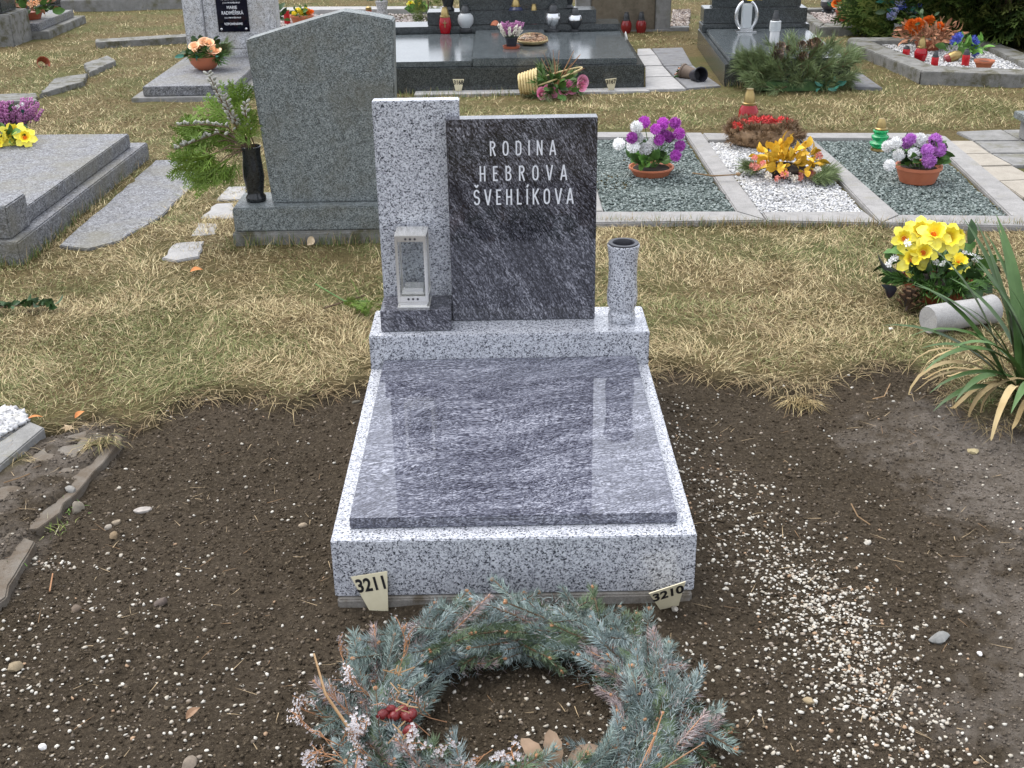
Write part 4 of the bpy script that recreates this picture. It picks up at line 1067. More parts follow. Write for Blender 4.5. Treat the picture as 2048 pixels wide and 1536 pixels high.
for az, L, el, arch, w in [(2.55, .62, 1.15, .5, .017), (2.9, .55, 1.0, 1.6, .015), (3.3, .50, .7, 1.5, .016), (2.2, .60, 1.25, .5, .015), (3.0, .60, .95, .7, .017), (2.0, .62, 1.35, .4, .016), (1.6, .58, 1.4, .3, .015), (3.6, .45, .55, 1.2, .016), (3.45, .56, .9, 1.7, .018), (2.7, .50, 1.3, .7, .014), (1.2, .6, 1.3, .5, .016), (.5, .6, 1.2, .6, .016), (0, .6, 1.0, .9, .016), (5.8, .55, .9, 1.0, .016), (5.0, .6, .9, 1.2, .017), (4.4, .5, .9, 1.3, .015), (2.4, .5, 1.1, .9, .014), (3.15, .42, 1.2, .8, .013), (2.6, .55, 1.05, .8, .019), (2.8, .62, 1.2, .6, .019), (2.3, .66, 1.2, .45, .02), (3.05, .58, .8, .9, .018), (2.1, .55, 1.1, .7, .018), (3.25, .48, 1.0, 1.3, .018), (2.45, .64, 1.3, .35, .018), (1.85, .66, 1.25, .5, .02), (3.5, .5, 1.1, 1.4, .018), (2.95, .45, 1.35, .5, .016), (3.8, .48, .8, 1.5, .017), (4.1, .5, .7, 1.2, .016)]:
    strap(az, L * .9, el, arch, w, YUC_G, 'leaf')
for k in range(17):
    strap(rg.uniform(2.4, 4.9), rg.uniform(.28, .52), rg.uniform(.3, 1.0), rg.uniform(1.8, 3.2), rg.uniform(.006, .012), YUC_Y, 'dry_leaf')

# ------------------------------------------------------------------ paving at the right edge
def slab(name, label, quad, mat, z0=-.05, z1=.012, cat='paving slab', group=None, bevel=.004):
    if mat in (CONC_OLD, CONC_SOILED) or 'broken' in label: return tag(MB().prism(ragged(quad, .010, .045, int(abs(quad[0][0]) * 1e4)), z0, z1).obj(name, mat, bevel=min(bevel, .004)), label, cat, group)
    return tag(MB().prism([tuple(q[:2]) for q in quad], z0, z1).obj(name, mat, bevel=bevel), label, cat, group)
slab('paving_slab', 'pale beige paving slab furthest back beside the right kerb', [(2.9459, 4.4009), (3.1145, 4.3888), (3.1028, 4.0919), (2.9261, 4.0928)], CONC_BEIGE, group='paving slabs by the right kerb')
slab('paving_slab', 'second beige paving slab from the back beside the right kerb', [(2.9249, 4.0814), (3.1013, 4.0806), (3.1194, 3.8265), (2.9246, 3.8184)], CONC_BEIGE, z1=.014, group='paving slabs by the right kerb')
slab('paving_slab', 'third beige paving slab from the back beside the right kerb', [(2.9234, 3.8079), (3.1179, 3.816), (3.1403, 3.5502), (2.9286, 3.5249)], CONC_BEIGE, z1=.011, group='paving slabs by the right kerb')
slab('paving_slab', 'nearest beige paving slab cut off by the right picture edge', [(2.9299, 3.5152), (3.1414, 3.5404), (3.1426, 3.2335), (2.9291, 3.2113)], CONC_BEIGE, z1=.013, group='paving slabs by the right kerb')
slab('paving_slab', 'grey stone paving slab nearest the lawn at the right', [(3.1039, 4.6196), (3.3835, 4.6518), (3.3852, 4.3816), (3.1201, 4.3883)], CONC, z1=.013, group='paving slabs by the right kerb')
slab('paving_slab', 'grey stone paving slab at the right picture edge under the block', [(3.3864, 4.6516), (3.7038, 4.6545), (3.6919, 4.3595), (3.388, 4.3814)], CONC, z1=.011, group='paving slabs by the right kerb')
slab('paving_slab', 'grey stone paving slab beside the second beige slab', [(3.1185, 4.3761), (3.6866, 4.3475), (3.6759, 4.075), (3.1103, 4.0971)], CONC, z1=.012, group='paving slabs by the right kerb')
slab('paving_slab', 'grey stone paving slab beside the third beige slab', [(3.1087, 4.0858), (3.6708, 4.0639), (3.6561, 3.8012), (3.1271, 3.826)], CONC, z1=.010, group='paving slabs by the right kerb')
keep_off([(3.039, 4.6687), (3.4179, 4.7208), (3.8404, 4.6892), (3.3886, 3.1835), (2.9308, 3.2114)])
bx, by = (3.3874, 4.3444)
t = thing('stone_bench', 'grey stone block with overhanging top cut off by the right picture edge', 'stone block', (bx, by, .012))
MB().box(.01, .75, 0, .10, 0, .11).obj('base', CONC, t, bevel=.006)
MB().box(-.025, .785, -.03, .13, .1105, .15).obj('lid', GR_GREY, t, bevel=.005)
keep_off(rect(bx, bx + .8, by - .05, by + .15))

# ------------------------------------------------------------------ big grey headstone behind the grave, with its vase
hs_ = thing('headstone', 'tall plain grey granite headstone with slanted peaked top behind the new grave', 'headstone', (-.42, 2.72, 0))
def at_h(x, y, z): return (x + .42, y - 2.72, z)
MB().box(-.36, .42, 0, .26, .06, .166).obj('plinth', GR_GREY, hs_, bevel=.005)
MB().box(-.37, .43, -.012, .27, -.06, .058).obj('footing', CONC_OLD, hs_, bevel=.01)
pol = [(x + .42, z) for (x, y, z) in ((-0.6144, 2.78, 0.1524), (-0.6586, 2.78, 0.8705), (-0.5078, 2.78, 0.9127), (-0.3369, 2.78, 0.9584), (-0.2416, 2.78, 0.9809), (-0.1387, 2.78, 0.9653), (-0.0338, 2.78, 0.9436), (-0.0454, 2.78, 0.6257))]
pol = [(p[0], max(p[1], .167)) for p in pol] + [(pol[-1][0] - .012, .167)]
pol[0] = (pol[0][0], .167)
MB().slab_xz(pol, .07, .19).obj('stone', GR_GREY, hs_, bevel=.006)
keep_off(rect(-.82, .05, 2.68, 3.0))
b = (-0.6948, 2.838, 0.167)
t = thing('black_vase', 'shiny black stone vase with thuja and willow catkins on the grey headstone plinth', 'vase', b)
MB().lathe([(.042, 0), (.045, .006), (.045, .02), (.036, .034), (.040, .06), (.047, .11), (.044, .16), (.040, .20), (.0405, .225), (.044, .245), (.040, .247), (.034, .23), (.033, .16)], 28, cap=False).obj('body', BLACKST, t, smooth=45)
rg = random.Random(31)
def catkin_branch(pts, n, seed):
    r2 = random.Random(seed); mb = MB(); pts = [Vector(p) for p in pts]
    mb.tube(pts, [.0032] * (len(pts) - 1) + [.0018], 5, 1); o = mb.obj('willow_branch', [BARK, BARK], t, smooth=60)
    n = int(n * 1.7)
    for i in range(n):
        u = .28 + .72 * i / (n - 1); k = min(int(u * (len(pts) - 1)), len(pts) - 2); f = u * (len(pts) - 1) - k
        p = pts[k].lerp(pts[k + 1], f); a = i * 2.4; d = Vector((math.cos(a), math.sin(a), .8))
        link('catkin', CATK, o, p + d * .005, aim(d, 0), r2.uniform(.6, .95))
CATK = MB().lathe([(.002, 0), (.0055, .003), (.0075, .011), (.0065, .019), (.002, .026)], 8).mesh('catkin', CATKIN, smooth=60)
B = Vector(b)
def wl(p): return Vector(p) - B
for k, (lst, n) in enumerate([([(-0.6819, 2.838, 0.3955), (-0.7506, 2.838, 0.5287), (-0.7816, 2.838, 0.637), (-0.8092, 2.838, 0.7498)], 24), ([(-0.6819, 2.838, 0.3955), (-0.7301, 2.838, 0.5174), (-0.7489, 2.838, 0.5828), (-0.7533, 2.838, 0.6579)], 16),
                              ([(-0.6885, 2.838, 0.3956), (-0.8215, 2.838, 0.4818), (-0.9232, 2.838, 0.4549), (-0.9917, 2.838, 0.434)], 12), ([(-0.6863, 2.838, 0.3956), (-0.7748, 2.838, 0.5073), (-0.8593, 2.838, 0.5305), (-0.963, 2.838, 0.5365)], 13),
                              ([(-0.6731, 2.838, 0.3954), (-0.6877, 2.838, 0.5058), (-0.6839, 2.838, 0.5817), (-0.6685, 2.838, 0.6245)], 10)]):
    catkin_branch([wl(p) + Vector((0, -.045 * i, 0)) for i, p in enumerate(lst)], n, k)
for (px_, py_, pz_), L in zip([(-0.8533, 2.838, 0.3984), (-0.9027, 2.838, 0.3546), (-0.8145, 2.838, 0.3531), (-0.8576, 2.838, 0.4538), (-0.7629, 2.838, 0.4191), (-0.9178, 2.838, 0.4106), (-0.8418, 2.838, 0.3086), (-0.8985, 2.838, 0.2983), (-0.7711, 2.838, 0.5399), (-0.7241, 2.838, 0.5716), (-0.6986, 2.838, 0.506), (-0.8017, 2.838, 0.4639), (-0.9423, 2.838, 0.4772), (-0.7729, 2.838, 0.33), (-0.8946, 2.838, 0.5093), (-0.6924, 2.838, 0.462)], [1.1, 1.2, 1.0, 1.2, .9, 1.1, .9, .8, 1.1, 1.0, .9, 1.1, .8, .8, .9, .9]):
    q = wl((px_, py_, pz_)); o0 = Vector((0, 0, .235)); d = (q - o0); q = q + Vector((0, rg.uniform(-.10, .08), 0))
    for k in range(4):
        dd = (d.normalized() + rdir(rg, -.6, .6) * .45 + Vector((0, 0, -.25))).normalized()
        link('thuja_spray', rg.choice(FINE), t, q - dd * .06, aim(dd, rg.uniform(-.7, .7)), L * rg.uniform(.8, 1.15))
    MB().tube([o0, o0.lerp(q, .5) + Vector((0, 0, .03)), q], [.003, .0025, .0015], 5).obj('thuja_twig', BARK, t, smooth=60)

# pale slab fragments along the path left of it
for k, (lab, quad) in enumerate([
    ('pale broken paving slab nearest the viewer on the left lawn', [(-1.0675, 2.5467), (-1.0566, 2.7557), (-0.9301, 2.7705), (-0.9084, 2.5584), (-0.9984, 2.5029)]),
    ('pale broken paving slab, second from the front of the left path', [(-1.0114, 2.8489), (-1.0308, 3.0513), (-0.9274, 3.0294), (-0.9029, 2.8729)]),
    ('pale broken paving slab touching the grey headstone plinth', [(-1.0315, 3.116), (-1.0104, 3.3701), (-0.9239, 3.3826), (-0.8728, 3.1068)]),
    ('pale broken paving slab behind the black vase', [(-1.0211, 3.4424), (-1.0113, 3.6861), (-0.922, 3.6805), (-0.8894, 3.4343)])]):
    slab('paving_slab', lab, quad, CONC_L, -.05, .003 + .001 * k, group='broken slabs on the left path')
keep_off([(-1.0387, 3.143), (-1.0175, 3.3983), (-0.9305, 3.4109), (-0.8792, 3.1337)])

# ------------------------------------------------------------------ left tomb
tm = thing('tomb', 'wide grey terrazzo tomb with stepped base and raised head block on the left', 'tomb', (-2.2, 2.52, 0), R(-1.9))
MB().box(-1.2, .545, 0, 1.83, -.05, .095).obj('base_step', TERRAZZO, tm, bevel=.006)
MB().box(-1.1, .485, .26, 1.72, .0965, .17).obj('cover_slab', TERRAZZO, tm, bevel=.005)
MB().box(-1.1, .502, .045, .2585, .0965, .24).obj('head_block', TERRAZZO, tm, bevel=.006)
keep_off(rect(-3.5, -1.64, 2.5, 4.37))
tag(MB().prism(ragged([(-1.5751, 2.7368), (-1.4299, 2.6795), (-1.3198, 2.795), (-1.2292, 3.1872), (-1.1963, 3.9502), (-1.3203, 4.2759), (-1.5528, 4.2802), (-1.5485, 4.1896)], .006, .09, 5), -.03, .005).obj('concrete_apron', TERRAZZO, bevel=.004), 'grey concrete apron laid in the grass beside the left tomb', 'paving')
keep_off([(-1.5751, 2.7368), (-1.4299, 2.6795), (-1.3198, 2.795), (-1.2292, 3.1872), (-1.1963, 3.9502), (-1.3203, 4.2759), (-1.5528, 4.2802), (-1.5485, 4.1896)])
b = (-2.2457, 3.9962, 0.17); rg = random.Random(41)
t = thing('flower_arrangement', 'yellow daffodils on the left tomb slab before the heather', 'flowers', b)
for k, p in enumerate([(-2.2618, 3.9962, 0.1838), (-2.2208, 3.9962, 0.202), (-2.1713, 3.9962, 0.2092), (-2.1471, 3.9962, 0.1954), (-2.1929, 3.9962, 0.2365), (-2.2847, 3.9962, 0.149), (-2.3339, 3.9962, 0.1985), (-2.1298, 3.9962, 0.2166), (-2.2343, 3.9962, 0.2291)]):
    q = local(b, p); link('daffodil', DAFF[k % 3], t, (q[0], q[1] + rg.uniform(-.05, .05), max(.02, q[2])), aim((rg.uniform(-.5, .8), -.9, rg.uniform(.3, 1))), rg.uniform(.8, 1.05))
leaves(t, [LF_B, LF_M], 30, (-.03, .03, .02), .12, rg, zmin=0)
b = (-2.3322, 4.3381, 0.17)
t = thing('heather', 'mauve heather with small white blooms on the left tomb slab', 'flowers', b)
for i in range(85):
    a = rg.uniform(0, 6.28); r_ = rg.uniform(0, .14); link('heather_spike', rg.choice(HEATH), t, (r_ * math.cos(a) - .02, r_ * math.sin(a) * .8, .03), aim((math.cos(a) * r_ * 5, math.sin(a) * r_ * 5, 1)), rg.uniform(.8, 1.6))
leaves(t, [LF_D, LF_T], 40, (-.06, 0, .05), .16, rg, zmin=-.05)
for p in [(-2.2923, 4.3381, 0.3065), (-2.3404, 4.3381, 0.2739), (-2.3903, 4.3381, 0.2328), (-2.2619, 4.3381, 0.3199)]:
    q = local(b, p); link('small_white_flower', SMALLW, t, (q[0], q[1], max(.05, q[2])), aim(rdir(rg, 0, 1)), .8)
MB().lathe([(.06, 0), (.08, .06), (.075, .06), (.002, .05)], 16, cap=False).obj('pot', BLACKPL, t)

# ------------------------------------------------------------------ tomb with plaque, back left
tq = thing('tomb', 'pale terrazzo tomb with pillared headstone and black plaque, partly behind the grey headstone', 'tomb', (-1.75, 6.0, 0))
MB().box(-.42, .36, 0, 1.55, -.05, .022).obj('base_step', CONC, tq, bevel=.005)
MB().box(-.345, .29, .05, 1.28, .0235, .09).obj('cover_slab', TERRAZZO, tq, bevel=.005)
MB().box(-.33, .42, 1.2805, 1.55, .0235, .14).obj('headstone_base', TERRAZZO_L, tq, bevel=.005)
MB().box(-.32, -.17, 1.30, 1.50, .1415, .62).obj('pillar', TERRAZZO_L, tq, bevel=.006)
MB().box(-.335, -.155, 1.285, 1.515, .6215, .68).obj('pillar_cap', TERRAZZO_L, tq, bevel=.006)
MB().box(-.168, .40, 1.33, 1.50, .1415, .95).obj('stone', TERRAZZO_L, tq, bevel=.006)
(xa, _, za), (xb, _, zb) = (-1.81, 7.32, 0.9199), (-1.5652, 7.32, 0.2744)
pq = MB().box(xa + 1.75, xb + 1.75, 1.318, 1.3285, zb, za).obj('plaque', PLAQUE, tq, bevel=.001)
cxp = (xa + xb) / 2 + 1.75
for txt, pyc, size, sx in (('RADIMĚŘSKÝ', -3, .034, .78), ('† 11.11.1986 VE VĚKU 80 LET', 5.5, .0135, .8), ('MARIE', 15, .032, .9), ('RADIMĚŘSKÁ', 26, .036, .78), ('† 3.11.1988 VE VĚKU 78 LET', 35.5, .0135, .8), ('VZPOMÍNÁME', 48, .024, .95)):
    zz = {-3: (-1.6942, 7.32, 0.5257), 5.5: (-1.6979, 7.32, 0.4939), 15: (-1.7019, 7.32, 0.4584), 26: (-1.7066, 7.32, 0.417), 35.5: (-1.7107, 7.32, 0.3812), 48: (-1.7161, 7.32, 0.3339)}[pyc][2]
    link('lettering', text_mesh(txt, size, SILVERPAINT, .0004, sx, name='lettering'), pq, (cxp, 1.3165, zz), (R(90), 0, 0))
for xx in (xa + 1.775, xb + 1.725): MB().lathe([(.009, 0), (.009, .006), (.004, .010)], 12, (xx, 1.317, zb + .022), ax=(0, -1, 0)).obj('screw', SILVER, pq)
keep_off(rect(-2.18, -1.36, 5.98, 7.6))
b = (-1.7978, 6.7087, 0.09); rg = random.Random(43)
t = thing('flower_bowl', 'terracotta bowl of peach roses on the pale terrazzo tomb', 'flower pot', b)
MB().lathe([(.045, 0), (.075, .015), (.105, .05), (.118, .09), (.124, .10), (.114, .10), (.09, .06), (.002, .05)], 28, cap=False).obj('pot', TERRA, t, smooth=45)
for p in [(-1.8463, 6.7087, 0.2692), (-1.8041, 6.7087, 0.2504), (-1.7442, 6.7087, 0.2856), (-1.7322, 6.7087, 0.2312), (-1.7807, 6.7087, 0.2898), (-1.7054, 6.7087, 0.238), (-1.7715, 6.7087, 0.2137), (-1.8323, 6.7087, 0.2328)]:
    q = local(b, p); link('peach_rose', ROSE_PE, t, (q[0], q[1] + rg.uniform(-.08, .02), q[2]), aim((q[0] * 2, -.5, .8), rg.uniform(0, 6)), rg.uniform(.95, 1.3))
leaves(t, [LF_T, LF_D, LF_LD], 55, (0, 0, .12), .17, rg, zmin=-.2)
for i in range(10): link('fern_sprig', rg.choice(FERN), t, (rg.uniform(-.1, .1), -.05, .1), aim((rg.uniform(-1, 1), -.3, rg.uniform(-.2, 1))), 1.5)
for i in range(8): link('pine_sprig', rg.choice(PINE), t, (.08, .02, .11), aim((1, rg.uniform(-.5, .5), rg.uniform(-.1, .9))), 1.1)
t = thing('stone_pot', 'small mossy stone pot at the foot of the plaque headstone', 'pot', (-1.52, 7.24, .0915))
MB().lathe([(.05, 0), (.055, .01), (.05, .08), (.058, .11), (.045, .11), (.04, .05)], 16, cap=False).obj('body', CONC_OLD, t, smooth=40)

# ------------------------------------------------------------------ old kerbs and the tomb in the far left corner
for k, (lab, quad, h) in enumerate([
    ('old mossy kerb stone nearest the left picture edge', [(-3.142, 5.8962), (-2.8018, 5.9539), (-2.91, 6.2301), (-3.2636, 6.2053)], .028),
    ('old mossy kerb stone in the middle of the broken left kerb', [(-2.8681, 6.1718), (-2.7073, 6.6339), (-2.7794, 6.9931), (-2.9681, 6.7995)], .03),
    ('old pale kerb stone at the far end of the broken left kerb', [(-2.7714, 6.9923), (-2.7212, 7.5315), (-2.8678, 7.7903), (-2.943, 7.4113)], .035),
    ('low mossy terrace kerb leading to the plaque headstone', [(-3.1464, 8.3707), (-2.3858, 8.6366), (-2.4299, 8.8224), (-3.2013, 8.5771)], .055)]):
    slab('kerb_stone', lab, quad, CONC_OLD, -.05, h, 'kerb', 'old broken kerbs', .012)
tf = thing('tomb', 'grey tomb with pale slab and block headstone in the far left corner', 'tomb', (-4.4, 8.62, 0))
MB().box(-.6, .45, 0, .45, -.05, .27).obj('headstone_base', CONC_OLD, tf, bevel=.01)
MB().box(-.55, .37, .05, .40, .2715, .62).obj('headstone', GR_DARK, tf, bevel=.008)
MB().box(-.6, .60, .4505, 1.55, -.05, .06).obj('base_step', CONC_OLD, tf, bevel=.006)
MB().box(-.6, .52, .4605, 1.45, .0615, .13).obj('cover_slab', TERRAZZO, tf, bevel=.006)
keep_off(rect(-5, -3.75, 8.6, 10.2))
b = (-4.08, 9.42, .1315); rg = random.Random(47)
t = thing('flower_arrangement', 'pale daisies with dark greenery on the far left tomb', 'flowers', b)
leaves(t, [LF_D, LF_M, LF_BR], 85, (0, 0, .08), .28, rg, zmin=-.1, sc=(1.0, 1.8))
for i in range(9): link('daisy', DAISY, t, (rg.uniform(-.22, .18), rg.uniform(-.2, -.05), rg.uniform(.12, .28)), aim((rg.uniform(-.4, .4), -.8, .6)), rg.uniform(1.2, 1.8))
MB().lathe([(.10, 0), (.13, .07), (.12, .07), (.002, .06)], 16, cap=False).obj('pot', TERRA_D, t)
fk = thing('kerbed_plot', 'far grey kerbed plot with dark earth at the top left', 'grave plot', (-3.6, 11.05, 0))
MB().box(-.75, .62, 0, .14, -.05, .11).obj('kerb', CONC, fk, bevel=.008)
MB().box(-.75, -.61, .1405, 1.8, -.05, .112).obj('kerb', CONC, fk, bevel=.008)
MB().box(.48, .62, .1405, 1.8, -.05, .112).obj('kerb', CONC, fk, bevel=.008)
MB().box(-.608, .478, .1405, 1.8, -.05, .05).obj('earth', POTSOIL, fk)
keep_off(rect(-4.4, -2.95, 11, 12.9))
t = thing('tomb', 'dark grey far tomb with sloping path slab at the top left edge', 'tomb', (-5.5, 9.95, 0))
MB().box(-.6, 1.05, 0, 1.8, -.05, .16).obj('base', GR_DARK, t, bevel=.008)
MB().box(-.55, 1.0, .05, 1.75, .1615, .22).obj('cover_slab', GR_DARK, t, bevel=.006)
keep_off(rect(-6.1, -4.4, 9.9, 11.8))
slab('paving_slab', 'narrow pale concrete path strip beside the far left kerbed plot', rect(-4.42, -4.37, 10.3, 11.9), CONC_L, -.05, .015)
tag(MB().lathe([(.03, 0), (.05, .06), (.055, .062), (.045, .05)], 10, ax=(.5, -.6, .35), cap=False).obj('pot_shard', TERRA_D, loc=(-3.3257, 7.5189, 0.01)), 'small broken red pot half sunk in the dry grass at upper left', 'pot')

# ------------------------------------------------------------------ wide dark double tomb at the back
dt = thing('double_tomb', 'wide dark granite tomb with three cover slabs and low pedestal across the back', 'tomb', (.5, 6.17, 0))
MB().box(-1.02, .925, 0, 1.72, -.05, .165).obj('base', GR_DARK, dt, bevel=.006)
MB().box(-1.0, -.293, .03, 1.32, .1665, .205).obj('cover_slab', GR_DARKTOP, dt, bevel=.005)
MB().box(-.290, .262, .015, 1.38, .1665, .224).obj('cover_slab', GR_DARKTOP, dt, bevel=.005)
MB().box(.265, .875, .035, 1.32, .1665, .206).obj('cover_slab', GR_DARKTOP, dt, bevel=.005)
MB().box(-1.0, .885, 1.385, 1.70, .1665, .255).obj('rear_step', GR_DARK, dt, bevel=.005)
MB().box(-.68, .69, 1.44, 1.68, .2565, .36).obj('pedestal', GR_DARK, dt, bevel=.005)
MB().box(-.42, .46, 1.5, 1.62, .3615, 1.0).obj('headstone', GR_DARK, dt, bevel=.006)
keep_off(rect(-.53, 1.45, 6.12, 7.92))
slab('concrete_strip', 'pale concrete strip along the foot of the wide dark tomb', rect(-.2, 1.45, 6.03, 6.168), CONC_L, -.05, .008, 'paving')
DZ = .206
b = (-0.0339, 7.5431, 0.2065); red_lantern(b, 'tall red glass lantern with gold cap and cross at left on the wide dark tomb', .20, .05, REDGLASS, GOLD, 'lanterns on the wide dark tomb', .62, 1.0)
lt = [o for o in bpy.data.objects if o.name.startswith('grave_lantern') and o.type == 'EMPTY'][-1]
MB().box(-.003, .003, -.0535, -.0515, .05, .105).obj('cross', GOLD, lt); MB().box(-.014, .014, -.0545, -.0525, .082, .088).obj('cross_arm', GOLD, lt)
b = (0.1311, 7.5795, 0.2065)
lantern('grave_lantern', 'round clear glass lantern with dark base and cap second from left on the dark tomb', b, [
    ('base', CHARCOAL, [(.055, 0), (.058, .006), (.056, .03), (.04, .034)]), ('glass', SMOKED, [(.04, .035), (.062, .07), (.066, .10), (.058, .13), (.038, .15)]), ('cap', CHARCOAL, cap_prof(.151, .042, .06))], 'lanterns on the wide dark tomb')
b = (0.5392, 7.6796, 0.257)
lantern('grave_lantern', 'dark blue lantern with gold knob behind the potted heather', b, [('base', CHARCOAL, [(.05, 0), (.05, .02), (.035, .03)]), ('glass', noisy('dark_blue_glass', (.02, .025, .06), (.05, .06, .12), 12, .15), [(.035, .031), (.06, .06), (.06, .11), (.04, .13)]), ('cap', GOLD, cap_prof(.131, .042, .06))], 'lanterns on the wide dark tomb')
b = (0.6856, 7.6565, 0.2065); red_lantern(b, 'red glass lantern with gold cap right of the potted heather', .20, .042, REDGLASS, GOLD, 'lanterns on the wide dark tomb', .58, .95)
b = (0.8368, 7.5564, 0.2065)
lantern('grave_lantern', 'large black and silver lantern with fluted silver body on the dark tomb', b, [('base', CHARCOAL, [(.062, 0), (.062, .012), (.03, .018)]), ('body', SILVER, [(.03, .019), (.06, .07), (.066, .11), (.055, .14), (.04, .145)]), ('cap', CHARCOAL, cap_prof(.146, .046, .065))], 'lanterns on the wide dark tomb')
b = (1.0141, 7.5367, 0.2065)
lantern('grave_lantern', 'smaller black lantern with silver band furthest right on the dark tomb', b, [('base', CHARCOAL, [(.035, 0), (.035, .01), (.022, .016)]), ('body', CHARCOAL, [(.022, .017), (.052, .06), (.055, .085)]), ('band', SILVER, [(.0565, .086), (.056, .11), (.045, .125)]), ('cap', CHARCOAL, cap_prof(.126, .04, .055))], 'lanterns on the wide dark tomb')
for lab, px_ in (('tall black stone vase left of the dark headstone', (-0.0125, 7.2531, 0.3615)), ('tall black stone vase right of the dark headstone', (0.9623, 7.2802, 0.3615))):
    t = thing('black_vase', lab, 'vase', (px_[0], 7.72, .3615), 0, 'black vases on the wide dark tomb')
    MB().lathe([(.05, 0), (.052, .01), (.038, .03), (.058, .11), (.055, .2), (.045, .28), (.055, .31), (.04, .31), (.035, .2)], 20, cap=False).obj('body', BLACKST, t, smooth=45)
b = (0.3669, 7.617, 0.225)
t = thing('small_pot', 'small tipped terracotta pot on the middle slab of the dark tomb', 'pot', (b[0], b[1], b[2] + .03)); t.rotation_euler = (R(-60), R(35), 0)
MB().lathe([(.002, -.045), (.028, -.045), (.038, .03), (.043, .03), (.043, .045), (.037, .045), (.025, -.035)], 20, cap=False).obj('pot', TERRA, t, smooth=40)
b = (0.4906, 6.6107, 0.2255); rg = random.Random(53)
t = thing('potted_heather', 'potted pink and cream heather on a red saucer on the dark tomb', 'flower pot', b)
MB().lathe([(.002, 0), (.06, 0), (.065, .018), (.06, .018), (.055, .006)], 20, cap=False).obj('saucer', TERRA_D, t, smooth=40)
MB().lathe([(.035, .007), (.046, .07), (.05, .07), (.05, .08), (.045, .08), (.002, .07)], 20, cap=False).obj('pot', BLACKPL, t, smooth=40)
for i in range(46):
    a = rg.uniform(0, 6.28); r_ = rg.uniform(0, .05); top = r_ < .025 or math.sin(a) > .3
    link('heather_spike', rg.choice(HEATH if top else HEATH_C), t, (r_ * math.cos(a), r_ * math.sin(a), .075), aim((math.cos(a) * r_ * 18, math.sin(a) * r_ * 18, 1)), rg.uniform(.8, 1.4))
b = (0.65, 6.7816, 0.2255)
t = thing('potpourri_dish', 'round dish of dried petals wrapped in clear film on the dark tomb', 'dish', b)
mb = MB()
for i in range(150):
    a = rg.uniform(0, 6.28); r_ = .11 * math.sqrt(rg.random()); mb.blob((r_ * math.cos(a), r_ * math.sin(a) * .8, .02 + .04 * (1 - (r_ / .11) ** 2) * rg.random()), rg.uniform(.008, .016), 1.2, 1, .6, .3)
mb.obj('dried_petals', BROWNLF, t)
MB().lathe([(.06, 0), (.10, .01), (.118, .03), (.112, .032), (.002, .012)], 24, cap=False).obj('dish', WICKER, t, smooth=40)
MB().lathe([(.119, .02), (.112, .05), (.07, .075), (.02, .082), (.001, .083)], 14, cap=False).obj('film', GLASS, t)
# toppled basket
b = (0.7153, 6.0097, 0.02); rg = random.Random(59)
t = thing('flower_basket', 'toppled wicker basket spilling pink roses in front of the wide dark tomb', 'basket', (b[0], b[1] - .05, 0))
bx_, by_ = b[0], b[1] - .05
axv = Vector((1, -.12, .12)).normalized(); c0 = Vector(((0.543, 6.1, 0.0854)[0] - bx_, .0, .085))
mb = MB(); n = 20
Q = Vector((0, 0, 1)).rotation_difference(axv)
for j in range(7):
    rr = .062 + .004 * j; z = j * .020
    ring = [c0 + Q @ Vector((rr * math.cos(a) * (1 + .03 * (k % 2)), rr * math.sin(a) * (1 + .03 * (k % 2)), z)) for k, a in enumerate(np.linspace(0, 6.283, n + 1))]
    mb.tube(ring, .009, 5)
mb.lathe([(.06, -.004), (.002, -.004)], 16, tuple(c0), ax=axv, cap=False)
mb.obj('weave', WICKER, t, smooth=60)
ringh = [c0 + Q @ Vector((0, .085 * math.cos(a), .13)) + axv * .30 * math.sin(a) + Vector((0, 0, .06 * math.sin(a))) for a in np.linspace(0, math.pi, 14)]
MB().tube(ringh, .006, 5).obj('handle', WICKER, t, smooth=60)
for p in [(0.687, 6.0, 0.0258), (0.7568, 6.0, 0.0281), (0.8369, 6.0, 0.0474), (0.8716, 6.0, 0.0812), (0.9653, 6.0, 0.1036), (0.722, 6.0, 0.0459), (0.8961, 6.0, 0.0568), (0.9586, 6.0, 0.0798)]:
    link('pink_rose', ROSE_PK, t, (p[0] - bx_, rg.uniform(-.12, -.04), max(.03, p[2])), aim((rg.uniform(-.4, .8), -1, rg.uniform(.1, .6)), rg.uniform(0, 6)), rg.uniform(.95, 1.3))
ins = Vector(((0.789, 6.1, 0.0814)[0] - bx_, 0, .07))
leaves(t, [LF_D, LF_M, LF_M, PINE[0], FERN[0]], 90, tuple(ins), .17, rg, zmin=-.5, sc=(.8, 1.4))
for i in range(16):
    d = Vector((rg.uniform(-.3, 1), rg.uniform(-.3, .3), rg.uniform(.3, 1.2))).normalized(); MB().tube([ins, ins + d * rg.uniform(.15, .27)], [.003, .0015], 4).obj('dry_stem', RUSTTW, t)

